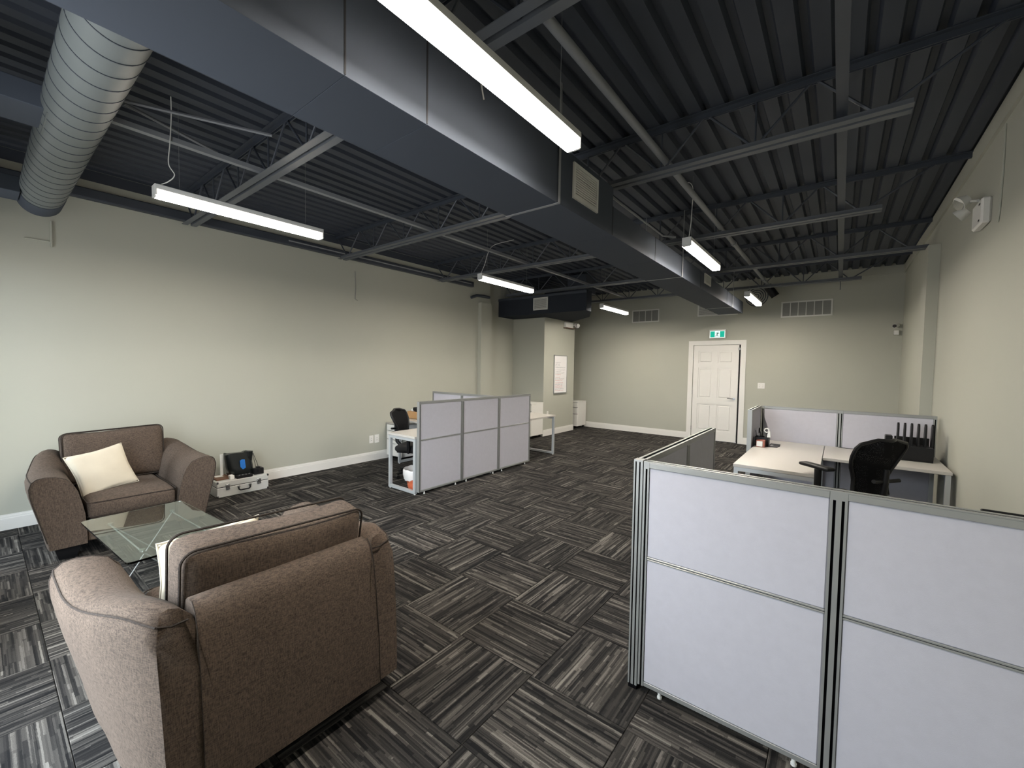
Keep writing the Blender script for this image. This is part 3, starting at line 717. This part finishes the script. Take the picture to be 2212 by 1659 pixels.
# ------------------------------------------------------------------ upholstered armchairs (front along +x, origin on floor)
def armchair(label):
    r = thing('armchair', label, 'armchair', (0, 0, 0), 'pair of taupe armchairs')
    prof = [(.285, .10), (.288, .22), (.295, .34), (.310, .43), (.332, .53), (.362, .60), (.405, .645), (.455, .666), (.505, .674), (.545, .668), (.572, .645), (.585, .60), (.583, .55), (.570, .47), (.548, .37), (.525, .26), (.503, .16), (.495, .10)]
    def dout(f): # f = 0 front .. 1 back
        return .600 - .140*max(0, (f-.30)/.70)**1.4
    def hh(f):
        t = min(1, max(0, (f-.42)/.42)); return .672 + .075*t*t*(3-2*t) - .010*math.sin(PI*min(1, f/.5))
    for s_ in (-1, 1):
        secs = []; N = 14; rim = []
        for i in range(N+1):
            f = i/N; x = .535-f*1.075; q = []
            k = (dout(f)-.285)/.305; hk = hh(f)/.674
            ed = 0
            if i == 0: ed = .006
            if i == N: ed = .008
            for (dd, z) in prof:
                y = .285+(dd-.285)*k; z2 = .10+(z-.10)*(hh(f)-.10)/.574
                g = max(0, (f-.75)/.25); t3 = min(1, max(0, (z2-.10)/.64))
                xx = x + .004*(f > .99) + g*(.065*t3**1.6 + .05*max(0, (t3-.93)/.07))
                if z < .60 and dd > .4: y += max(0, (f-.45)/.55)*.75*((.285+(.585-.285)*k)-y)
                q.append((xx, s_*(y-(ed if dd > .4 else -ed)), z2-(ed if z > .5 else 0)))
            secs.append(q)
        a = MB().loft(secs).build('arm', SOFA, r, True, 60)
        fr = [(p[0]+.001, p[1], p[2]) for p in secs[0]]
        fp = []
        for (dd, z) in prof:
            fp.append((.544, s_*(.285+(dd-.285)*.965+.004), .10+(z-.10)*.985))
        MB().loft([fr, fp]).build('arm_front', SOFA, a, True, 30)
        MB().tube([(p[0]+.002, p[1]*1.0, p[2]) for p in secs[0]][2:17], .0036, 6).build('piping', PIPING, a, True)
        MB().tube([secs[N][10], (secs[N][10][0]+.004, s_*.40, .690), (secs[N][10][0]+.004, s_*.345, .694)], .0036, 6).build('piping', PIPING, a, True)
        # outer piping that runs along the arm's top edge to the back
        MB().tube([(secs[i][10][0], secs[i][10][1]+s_*.002, secs[i][10][2]) for i in range(N+1)], .0036, 6).build('piping', PIPING, a, True)
    # back frame: leaning slab with rolled top
    secs = []
    for u in range(9):
        y = -.34+.68*u/8; e = .006 if u in (0, 8) else 0
        pr = [(-.540, .10), (-.530, .30), (-.505, .52), (-.482, .66), (-.462, .715), (-.430, .742), (-.392, .745), (-.362, .725), (-.350, .68), (-.340, .52), (-.33, .30), (-.33, .10)]
        secs.append([(x+(e if z > .3 else 0), y, z-e-.004*math.cos((u-4)/4*PI/2)) for x, z in pr])
    bk = MB().loft(secs).build('back', SOFA, r, True, 50)
    for s_ in (-1, 1): MB().tube([(x-.0005, s_*.3405, z) for x, z in pr[:6]], .0022, 6).build('seam', PIPING, bk, True)
    MB().cbox(-.33, .50, -.288, .288, .10, .275, .01).build('seat_rail', SOFA, r)
    # seat cushion
    def sw(p): return Vector((p.x, p.y, p.z+.004*math.sin(p.x*9)))
    sc = MB().rbox(.84, .566, .155, .045, 12, (.012, .004, .018), Matrix.Translation((.120, 0, .352)), sw).build('seat_cushion', SOFA, r, True, 80)
    def loop(cx, cz, hx, hy, rr, plane, off, n=5):
        P = []
        for (sx, sy, t0) in ((1, 1, 0), (-1, 1, PI/2), (-1, -1, PI), (1, -1, 3*PI/2)):
            for k in range(n+1):
                t = t0+PI/2*k/n; P.append((sx*(hx-rr)+rr*math.cos(t), sy*(hy-rr)+rr*math.sin(t)))
        return P
    for dz in (-.052, .062):
        MB().tube([(.120+a, b_, .352+dz) for a, b_ in loop(0, 0, .418, .285, .045, 'z', 0)], .0036, 6, True).build('piping', PIPING, sc, True)
    # back cushion, leaning
    mt = Matrix.Translation((-.262, 0, .665)) @ Matrix.Rotation(math.radians(-9), 4, 'Y')
    def bw(p):
        k = (p.z+.235)/.47
        return Vector((p.x, p.y*(1+.02*k), p.z + (.012*math.sin(p.y*7) - .016*math.cos(p.y/.35*PI/2))*max(0, k)))
    bc_ = MB().rbox(.185, .70, .47, .05, 12, (.030, .004, .004), mt, bw).build('back_cushion', SOFA, r, True, 80)
    for dx in (-.070, .070):
        MB().tube([tuple(mt @ bw(Vector((dx*1.08, a*1.0, b_)))) for a, b_ in loop(0, 0, .350, .236, .05, 'x', 0, 6)], .005, 6, True).build('piping', PIPING, bc_, True)
    for sx in (.44, -.40):
        for s_ in (-1, 1):
            cx = sx; cy = s_*(.395 if sx > 0 else .28); m = MB()
            m.loft([[(cx+a*.050, cy+b_*.050, 0) for a, b_ in ((-1, -1), (1, -1), (1, 1), (-1, 1))], [(cx+a*.072, cy+b_*.072, .10) for a, b_ in ((-1, -1), (1, -1), (1, 1), (-1, 1))]]).build('leg', BLACK, r)
    return r
far = armchair('taupe armchair against the left wall, facing the room with a cream pillow'); far.location = (-5.215, .807, 0)
near = armchair('taupe armchair nearest the camera, seen from behind'); near.location = (-2.155, .772, 0); near.rotation_euler = (0, 0, math.radians(180.8))
def pillow(label, loc, eul):
    r = thing('throw_pillow', label, 'pillow', (0, 0, 0), 'cream throw pillows')
    def w(p):
        t = max(0, (1-(p.y/.20)**2))*max(0, (1-(p.z/.20)**2)); c = 1+.06*(abs(p.y/.19)**3*abs(p.z/.19)**3)-.05*(1-abs(p.y*p.z)/.036)*(abs(p.y) > .17 or abs(p.z) > .17)
        q = noise.noise(Vector((p.y*11, p.z*11, p.x*20)))*.006
        return Vector((p.x*(.16+.84*t**.5)+q, p.y*c, p.z*c))
    MB().rbox(.125, .37, .37, .03, 16, (.012, 0, 0), None, w).build('pillow_body', CREAM, r, True, 80)
    E = []
    for k in range(48):
        t = k/48*4; s_ = int(t); u = (t-s_)*2-1; a, b_ = ((u, -1), (1, u), (-u, 1), (-1, -u))[s_]
        p = w(Vector((0, a*.1842, b_*.1842))); E.append((0, p.y, p.z))
    MB().tube(E, .006, 6, True).build('pillow_piping', CREAM, r, True)
    r.location = loc; r.rotation_euler = eul
    return r
pillow('cream pillow propped on the far armchair against its arm', (-5.060, .665, .595), (math.radians(11), math.radians(-24), math.radians(8)))
pillow('cream pillow on the near armchair, its corner showing beside the back cushion', (-2.235, .640, .625), (math.radians(2), math.radians(12), math.radians(2)))

# ------------------------------------------------------------------ glass coffee table
t = thing('coffee_table', 'low glass coffee table on thin chrome legs between the armchairs', 'table', (-3.67, .75, 0))
G = [(-4.19, .445), (-4.165, .425), (-3.16, .495), (-3.125, .53), (-3.16, 1.06), (-3.19, 1.085), (-4.20, 1.015), (-4.235, .985)]
G = [(-4.205, .43), (-3.14, .50), (-3.175, 1.09), (-4.245, 1.02)]
poly = []
for i in range(4):
    p = Vector(G[i]); a = (Vector(G[i-1])-p).normalized(); b_ = (Vector(G[(i+1) % 4])-p).normalized(); rr = .03
    for k in range(5):
        s_ = k/4; poly.append(tuple(p+a*rr*(1-s_)**2+b_*rr*s_**2))
MB().prism(poly, .400, .412).build('glass_top', GLASS, t)
kn = [(-4.02, .56), (-3.32, .60), (-3.345, .955), (-4.03, .91)]
for (x, y) in kn:
    MB().cyl((x-.03, y-.004, .388), (x+.03, y+.004, .388), .009, n=10).cyl((x, y, .388), (x, y, .3998), .016, n=12).build('clamp', CHROME, t, True)
for (a, b_) in ((0, 1), (3, 2)):
    MB().tube([(kn[a][0], kn[a][1], .385), (kn[b_][0], kn[b_][1], .385)], .004, 8).build('rail', ROD, t, True)
for (a, e) in ((0, (-4.20, .90)), (3, (-3.86, .60)), (1, (-3.55, .93)), (2, (-3.20, .62))):
    MB().tube([(kn[a][0], kn[a][1], .385), (e[0], e[1], .006)], .0035, 8).build('leg', ROD, t, True)
for (p, q) in (((-4.20, .90), (-3.55, .93)), ((-3.86, .60), (-3.20, .62))):
    MB().tube([(*p, .008), (*q, .008)], .007, 8).build('floor_rail', BLACK, t, True)

# ------------------------------------------------------------------ aluminium case by the wall and what is on it
c = thing('flight_case', 'silver aluminium carrying case on the floor by the left wall', 'case', (-5.68, 1.93, 0))
X0, X1, Y0, Y1, Z1 = -5.86, -5.52, 1.655, 2.20, .185
MB().cbox(X0, X1, Y0, Y1, .004, .118, .006).build('case_bottom', CASEM, c)
MB().cbox(X0, X1, Y0, Y1, .121, Z1, .006).build('case_lid', CASEM, c)
MB().box(X0+.004, X1-.004, Y0+.004, Y1-.004, .116, .123).build('case_seam', SEAM, c)
for x in (X0, X1):
    for y in (Y0, Y1):
        for z in (.004, Z1-.024): MB().cbox(x-.004 if x == X0 else x-.02, x+.02 if x == X0 else x+.004, y-.004 if y == Y0 else y-.02, y+.02 if y == Y0 else y+.004, z if z > .01 else .0, z+.026, .006).build('corner_cap', CHROME, c)
for y in (1.76, 2.09):
    MB().cbox(X1, X1+.012, y-.022, y+.022, .085, .150, .003).cyl((X1+.012, y-.02, .098), (X1+.012, y+.02, .098), .007).cyl((X1+.012, y-.02, .138), (X1+.012, y+.02, .138), .007).build('latch', CHROME, c, True)
h = MB().cyl((X1+.008, 1.855, .10), (X1+.008, 1.885, .10), .010).cyl((X1+.008, 1.975, .10), (X1+.008, 2.005, .10), .010).build('handle_mount', CHROME, c, True)
MB().tube([(X1+.012, 1.87, .10), (X1+.020, 1.87, .072), (X1+.024, 1.885, .060), (X1+.024, 1.975, .060), (X1+.020, 1.99, .072), (X1+.012, 1.99, .10)], .008, 8).build('handle', BLACK, c, True)
tg(MB().cbox(-5.82, -5.60, 1.675, 1.83, Z1, Z1+.018, .003), 'notebook', BROWN, 'brown notebook with a white label on the left end of the case', 'notebook')
tg(MB().cbox(-5.79, -5.71, 1.70, 1.78, Z1+.018, Z1+.0195, .0005), 'paper_note', PAPER, 'small white paper on the brown notebook', 'paper')
bg = thing('equipment_bag', 'tall black vinyl bag standing on the silver case', 'bag', (-5.71, 1.96, Z1))
secs = []
for (z, y0, y1, x0, x1) in ((0, 1.84, 2.08, -5.80, -5.62), (.03, 1.82, 2.09, -5.81, -5.61), (.12, 1.80, 2.085, -5.80, -5.63), (.23, 1.79, 2.07, -5.79, -5.65), (.275, 1.79, 2.065, -5.785, -5.66)):
    q = []
    for i in range(24):
        t_ = 2*PI*i/24; cx, sx = math.cos(t_), math.sin(t_); ff = lambda v: math.copysign(abs(v)**.6, v)
        q.append(((x0+x1)/2+(x1-x0)/2*ff(cx)*(1+.06*math.sin(i*2+z*30)), (y0+y1)/2+(y1-y0)/2*ff(sx), Z1+z+(.010*math.sin(i*.9) if z > .27 else 0)))
    secs.append(q)
VINYL = plain('black_vinyl', (.010, .012, .012), .25, var=.3)
MB().loft(secs).build('bag_body', VINYL, bg, True)
MB().cyl((-5.70, 2.02, Z1+.03), (-5.70, 2.045, Z1+.285), .050, .048, n=20).build('bag_tube', VINYL, bg, True)
MB().cbox(-5.790, -5.775, 1.768, 1.80, Z1+.0, Z1+.27, .003).build('white_edge', PAPER, bg)
MB().prism([(1.93, .115), (1.955, .085), (1.985, .10), (1.975, .20), (1.945, .205), (1.925, .19)], -5.630, -5.618, 'x', Matrix.Translation((0, 0, Z1))).build('blue_tag', BLUE, bg)
MB().tube([(-5.66, 2.08, Z1+.26), (-5.63, 2.115, Z1+.13), (-5.62, 2.13, Z1+.05)], .003, 5).tube([(-5.66, 2.075, Z1+.26), (-5.63, 2.09, Z1+.13), (-5.62, 2.10, Z1+.05)], .003, 5).build('bag_strap', BLACK, bg)
cm = thing('film_camera', 'small black camera at the right end of the silver case', 'camera', (-5.60, 2.12, Z1))
MB().cbox(-5.65, -5.585, 2.065, 2.175, Z1, Z1+.075, .006).cbox(-5.64, -5.595, 2.10, 2.14, Z1+.075, Z1+.092, .005).build('camera_body', BLACK, cm)
MB().cyl((-5.585, 2.12, Z1+.036), (-5.555, 2.12, Z1+.036), .024, n=18).build('camera_lens', BLACK, cm, True)
MB().cyl((-5.62, 2.15, Z1+.075), (-5.62, 2.15, Z1+.085), .008).build('dial', CHROME, cm, True)
cm = thing('tape_recorder', 'flat black device lying on the case in front of the bag', 'device', (-5.56, 1.96, Z1))
MB().cbox(-5.60, -5.53, 1.86, 2.03, Z1, Z1+.035, .005).build('device_body', BLACK, cm)
for k in range(4): MB().cyl((-5.545, 1.89+k*.035, Z1+.035), (-5.545, 1.89+k*.035, Z1+.041), .008, n=10).build('knob', ALU, cm, True)
tg(MB().cbox(-5.63, -5.56, 1.80, 1.845, Z1, Z1+.045, .004), 'white_box', PAPER, 'little white box between the notebook and the black bag', 'box')

# ------------------------------------------------------------------ wall items
def plate(name, label, plane, c, wd, ht, kind, group=None, cat='outlet'):
    r = thing(name, label, cat, c, group)
    def bx(u0, u1, v0, v1, d0, d1, nm, mat, ch=.002):
        if plane == 'x': MB().cbox(c[0]+d0, c[0]+d1, c[1]+u0, c[1]+u1, c[2]+v0, c[2]+v1, ch).build(nm, mat, r)
        else: MB().cbox(c[0]+u0, c[0]+u1, c[1]-d1, c[1]-d0, c[2]+v0, c[2]+v1, ch).build(nm, mat, r)
    bx(-wd/2, wd/2, -ht/2, ht/2, 0, .006, 'wall_plate', WHITE)
    n = kind
    for i in range(n):
        u = (i-(n-1)/2)*wd/n; bx(u-.017, u+.017, -.034, .034, .006, .010, 'insert', WHITE, .001)
        for v in (-.018, .018): bx(u-.006, u+.006, v-.004, v+.004, .010, .0105, 'slot', LOUV, .0002)
plate('wall_outlet', 'left of the two white outlet plates low on the left wall', 'x', (XL, 3.915, .345), .075, .125, 1, 'outlet plates on the left wall')
plate('wall_outlet', 'right of the two white outlet plates, nearer the desk pedestal', 'x', (XL, 4.015, .345), .085, .135, 1, 'outlet plates on the left wall')
plate('light_switch', 'double white light switch plate right of the door', 'y', (-1.26, YF, 1.245), .125, .118, 2, None, 'switch')
plate('wall_outlet', 'small grey outlet box on the column under the far desk', 'x', (-5.20, 7.98, .50), .07, .11, 1)
# exit sign
e = thing('exit_sign', 'green and white running-figure exit sign above the door', 'sign', (-2.11, YF, 2.225))
ex0, ex1, ez0, ez1 = -2.275, -1.945, 2.235, 2.425
MB().cbox(ex0, ex1, YF-.055, YF, ez0, ez1, .005).build('sign_housing', HOUSING, e)
yq = YF-.056
MB().box(ex0+.018, ex1-.018, yq-.002, yq+.002, ez0+.018, ez1-.030).build('sign_face', EXITW, e)
wd = (ex1-ex0-.036-.012)/3.3; fz0, fz1 = ez0+.026, ez1-.038
MB().box(ex0+.026, ex0+.026+wd*1.02, yq-.004, yq-.002, fz0, fz1).build('green_field', GREEN, e)
MB().box(ex1-.026-wd*1.02, ex1-.026, yq-.004, yq-.002, fz0, fz1).build('green_field', GREEN, e)
fx, fz = (ex0+ex1)/2, (fz0+fz1)/2
m = MB(); yr = yq-.005
def limb(*pts, r=.006): m.tube([(fx+a, yr, fz+b_) for a, b_ in pts], r, 6)
m.cyl((fx+.014, yr-.001, fz+.044), (fx+.014, yr+.002, fz+.044), .009, n=14)
limb((.006, .028), (-.008, -.012), r=.009); limb((.006, .028), (-.018, .026), (-.030, .014), r=.005); limb((.006, .026), (.020, .016), (.036, .017), r=.005)
limb((-.008, -.012), (.008, -.028), (.018, -.050), r=.006); limb((-.008, -.012), (-.014, -.036), (-.042, -.037), r=.006)
m.build('running_figure', DKGREEN, e, True)
# security camera
s_ = thing('security_camera', 'small white security camera in the far right corner of the back wall', 'camera', (.70, YF, 2.36))
MB().cyl((.755, YF, 2.38), (.755, YF-.03, 2.38), .035, n=18).build('mount', WHITE, s_, True)
MB().cyl((.76, YF-.05, 2.38), (.715, YF-.13, 2.365), .030, .034, n=18).cyl((.755, YF-.02, 2.38), (.755, YF-.06, 2.38), .014).build('camera_body', WHITE, s_, True)
MB().cyl((.7145, YF-.131, 2.365), (.711, YF-.137, 2.364), .029, n=18).build('lens', BLACK, s_, True)
MB().cbox(.715, .785, YF-.05, YF-.0, 2.215, 2.295, .006).build('junction_box', WHITE, s_)
# emergency lights
q = thing('emergency_light', 'white twin-head emergency light high on the right wall', 'light', (XR, 4.75, 2.80))
MB().cbox(XR-.055, XR, 4.60, 4.88, 2.68, 2.87, .012).build('battery_box', WHITE, q)
MB().cyl((XR-.075, 4.93, 2.96), (XR-.125, 4.92, 2.93), .040, .058, n=20).build('lamp_head', GRILLE, q, True)
MB().cyl((XR-.125, 4.92, 2.93), (XR-.130, 4.918, 2.928), .050, n=20).build('lamp_glass', CHROME, q, True)
MB().cyl((XR-.06, 5.02, 2.90), (XR-.115, 5.04, 2.86), .035, .050, n=20).build('lamp_head', GRILLE, q, True)
MB().cyl((XR-.04, 4.80, 2.90), (XR-.07, 4.95, 2.95), .010).build('bracket', GRILLE, q, True)
for z in (2.71, 2.83): MB().box(XR-.0575, XR-.054, 4.64, 4.67, z-.006, z+.006).build('indicator', BLACK, q)
q = thing('emergency_light', 'white emergency light at the top of the column by the dark enclosure', 'light', (-5.2, 8.85, 2.55))
MB().cbox(-5.20, -5.13, 8.62, 8.95, 2.50, 2.63, .01).build('battery_box', WHITE, q)
MB().cyl((-5.10, 9.03, 2.59), (-5.03, 8.98, 2.56), .048, .056, n=20).cyl((-5.14, 8.93, 2.57), (-5.10, 9.03, 2.59), .012).build('lamp_head', WHITE, q, True)
MB().tube([(-5.03+.01*math.cos(t_*PI/10)*0, 8.98+.058*math.cos(t_*PI/10), 2.56+.058*math.sin(t_*PI/10)) for t_ in range(20)], .006, 6, True).build('lamp_rim', BLACK, q, True)
MB().box(-5.20, -5.10, 8.60, 9.0, 2.485, 2.50).build('tray', BROWN, q)
# loose cables
tg(MB().tube([(XR-.005, 4.36, 3.27), (XR-.005, 4.35, 2.95), (XR-.006, 4.37, 2.70), (XR-.005, 4.40, 2.62)], .006, 6), 'wall_cable', WALL, 'painted cable running down the right wall beside the emergency light', 'cable', None, True)
tg(MB().tube([(XL+.012, 3.62, 2.98), (XL+.012, 3.63, 2.72), (XL+.014, 3.62, 2.56), (XL+.02, 3.66, 2.54)], .006, 6), 'hanging_cable', LOUV, 'short cable hanging down the left wall below the second joist', 'cable', None, True)
tg(MB().cbox(XL, XL+.02, .46, .475, 2.62, 2.86, .002).cbox(XL, XL+.012, .30, .46, 2.66, 2.672, .002), 'wall_bracket', WALL, 'small painted bracket on the left wall under the spiral duct end', 'bracket')
# whiteboard on the column
wb = thing('whiteboard', 'small upright whiteboard covered in handwriting on the column', 'whiteboard', (-5.2, 8.49, 1.4))
wy0, wy1, wz0, wz1 = 8.21, 8.77, .96, 1.83
MB().cbox(-5.20, -5.185, wy0, wy1, wz0, wz1, .002).build('board', WBOARD, wb)
MB().box(-5.20, -5.178, wy0-.008, wy0+.008, wz0, wz1).box(-5.20, -5.178, wy1-.008, wy1+.008, wz0, wz1).box(-5.20, -5.178, wy0, wy1, wz1-.008, wz1+.008).box(-5.20, -5.165, wy0, wy1, wz0-.02, wz0+.004).build('board_frame', ALU, wb)
rnd = random.Random(3)
z = 1.66
for k in range(19):
    ln = rnd.uniform(.18, .46); y = wy0+.05; pts = []; n = int(ln/.012)
    for i in range(n): pts.append((-5.1838, y+i*.012, z+rnd.uniform(-.010, .010)))
    MB().tube(pts, .0022, 4).build('handwriting_line', INKK if k < 6 or k % 3 == 0 else INKR, wb)
    z -= .036 if k not in (3, 7, 10) else .06
    if z < wz0+.04: break

# ------------------------------------------------------------------ things on the right cubicle desks
DZ_ = .71
fs_ = thing('file_sorter', 'black upright file sorter with six slender dividers on the right desk', 'sorter', (.60, 5.75, DZ_))
MB().cbox(.47, .73, 5.55, 5.85, DZ_, DZ_+.012, .003).cbox(.47, .73, 5.55, 5.562, DZ_+.012, DZ_+.14, .003).cbox(.47, .73, 5.838, 5.85, DZ_+.012, DZ_+.20, .003).build('sorter_tray', BLACK, fs_)
for k in range(3): MB().cbox(.475, .725, 5.56, 5.84, DZ_+.045+k*.04, DZ_+.049+k*.04, .001).build('shelf', BLACK, fs_)
for k in range(6):
    x = .477+k*.0488
    pr = [(5.575, .14), (5.57, .31), (5.58, .345), (5.605, .362), (5.635, .355), (5.655, .325), (5.67, .14)]
    MB().prism([(a, DZ_+b_) for a, b_ in pr], x-.007, x+.007, 'x').build('divider', BLACK, fs_)
tg(MB().cbox(.385, .44, 5.60, 5.70, DZ_, DZ_+.225, .006), 'phone_stand', BLACK, 'small black upright holder just left of the file sorter', 'holder')
tg(MB().cbox(.25, .355, 5.66, 5.72, DZ_, DZ_+.012, .004), 'stapler', BLACK, 'small flat black stapler at the back of the right desk', 'stapler')
pc = thing('desk_tidy', 'black pen tidy in the corner by the short side partition', 'holder', (-.66, 5.50, DZ_))
m = MB(); m.box(-.735+.003, -.60, 5.44, 5.444, DZ_, DZ_+.10).box(-.732, -.60, 5.556, 5.56, DZ_, DZ_+.10).box(-.732, -.728, 5.44, 5.56, DZ_, DZ_+.10).box(-.604, -.60, 5.44, 5.56, DZ_, DZ_+.10).box(-.732, -.60, 5.44, 5.56, DZ_, DZ_+.004)
m.build('tidy_body', BLACK, pc)
for k, (x, y, a, b_, h) in enumerate(((-.71, 5.47, -.02, 0, .17), (-.69, 5.50, .015, .01, .155), (-.67, 5.47, -.01, .0, .16), (-.65, 5.53, .012, 0, .15), (-.63, 5.48, 0, .01, .145))):
    tg(MB().cyl((x, y, DZ_+.005), (x+a, y+b_, DZ_+h), .004, n=8), 'pen', BLACK if k % 2 == 0 else LOUV, ['black pen leaning left in the desk tidy', 'grey pencil in the middle of the desk tidy', 'black marker beside the grey pencil in the desk tidy', 'grey pencil at the back of the desk tidy', 'black pen at the right of the desk tidy'][k], 'pen', None, True)
sc = thing('scissors', 'black-handled scissors standing in the desk tidy', 'scissors', (-.70, 5.52, DZ_+.01))
MB().box(-.702, -.698, 5.515, 5.525, DZ_+.01, DZ_+.13).build('blade', CHROME, sc)
for dy in (-.022, .022): MB().tube([(-.70, 5.52+dy+.018*math.cos(k*PI/8), DZ_+.165+.028*math.sin(k*PI/8)) for k in range(16)], .004, 6, True).build('handle_loop', BLACK, sc, True)
tp = thing('tape_dispenser', 'white tape dispenser standing on the desk tidy', 'dispenser', (-.61, 5.50, DZ_+.10))
MB().tube([(-.625+.022*math.cos(k*PI/8), 5.49, DZ_+.175+.022*math.sin(k*PI/8)) for k in range(16)], .007, 8, True).build('tape_ring', PAPER, tp, True)
MB().prism([(-.622, DZ_+.10), (-.585, DZ_+.10), (-.590, DZ_+.165), (-.604, DZ_+.172)], 5.480, 5.500, 'y').build('dispenser_body', PAPER, tp)
nb = thing('note_cube', 'white note cube in a rust red holder in front of the desk tidy', 'notes', (-.66, 5.38, DZ_))
MB().cbox(-.705, -.622, 5.345, 5.43, DZ_, DZ_+.078, .003).build('holder', plain('rust_card', (.30, .10, .07), .6), nb)
MB().cbox(-.700, -.642, 5.337, 5.345, DZ_+.010, DZ_+.068, .002).build('paper_block', PAPER, nb)
pdp = thing('desk_pad', 'flat black torn-edged pad on the desk beside the note cube', 'pad', (-.55, 5.6, DZ_))
MB().prism([(-.60, 5.42), (-.515, 5.44), (-.505, 5.50), (-.512, 5.53), (-.498, 5.54), (-.505, 5.68), (-.60, 5.68)], DZ_, DZ_+.006).build('pad_sheet', BLACK, pdp)
MB().prism([(-.595, 5.50), (-.572, 5.49), (-.558, 5.56), (-.580, 5.58)], DZ_+.006, DZ_+.008).build('white_tag', PAPER, pdp)
tg(MB().tube([(.02, 5.96, DZ_+.004), (.10, 5.93, DZ_+.004), (.20, 5.97, DZ_+.004), (.30, 5.95, DZ_+.004)], .003, 6), 'desk_cable', BLACK, 'thin black cable on the desk at the foot of the far partition', 'cable', None, True)
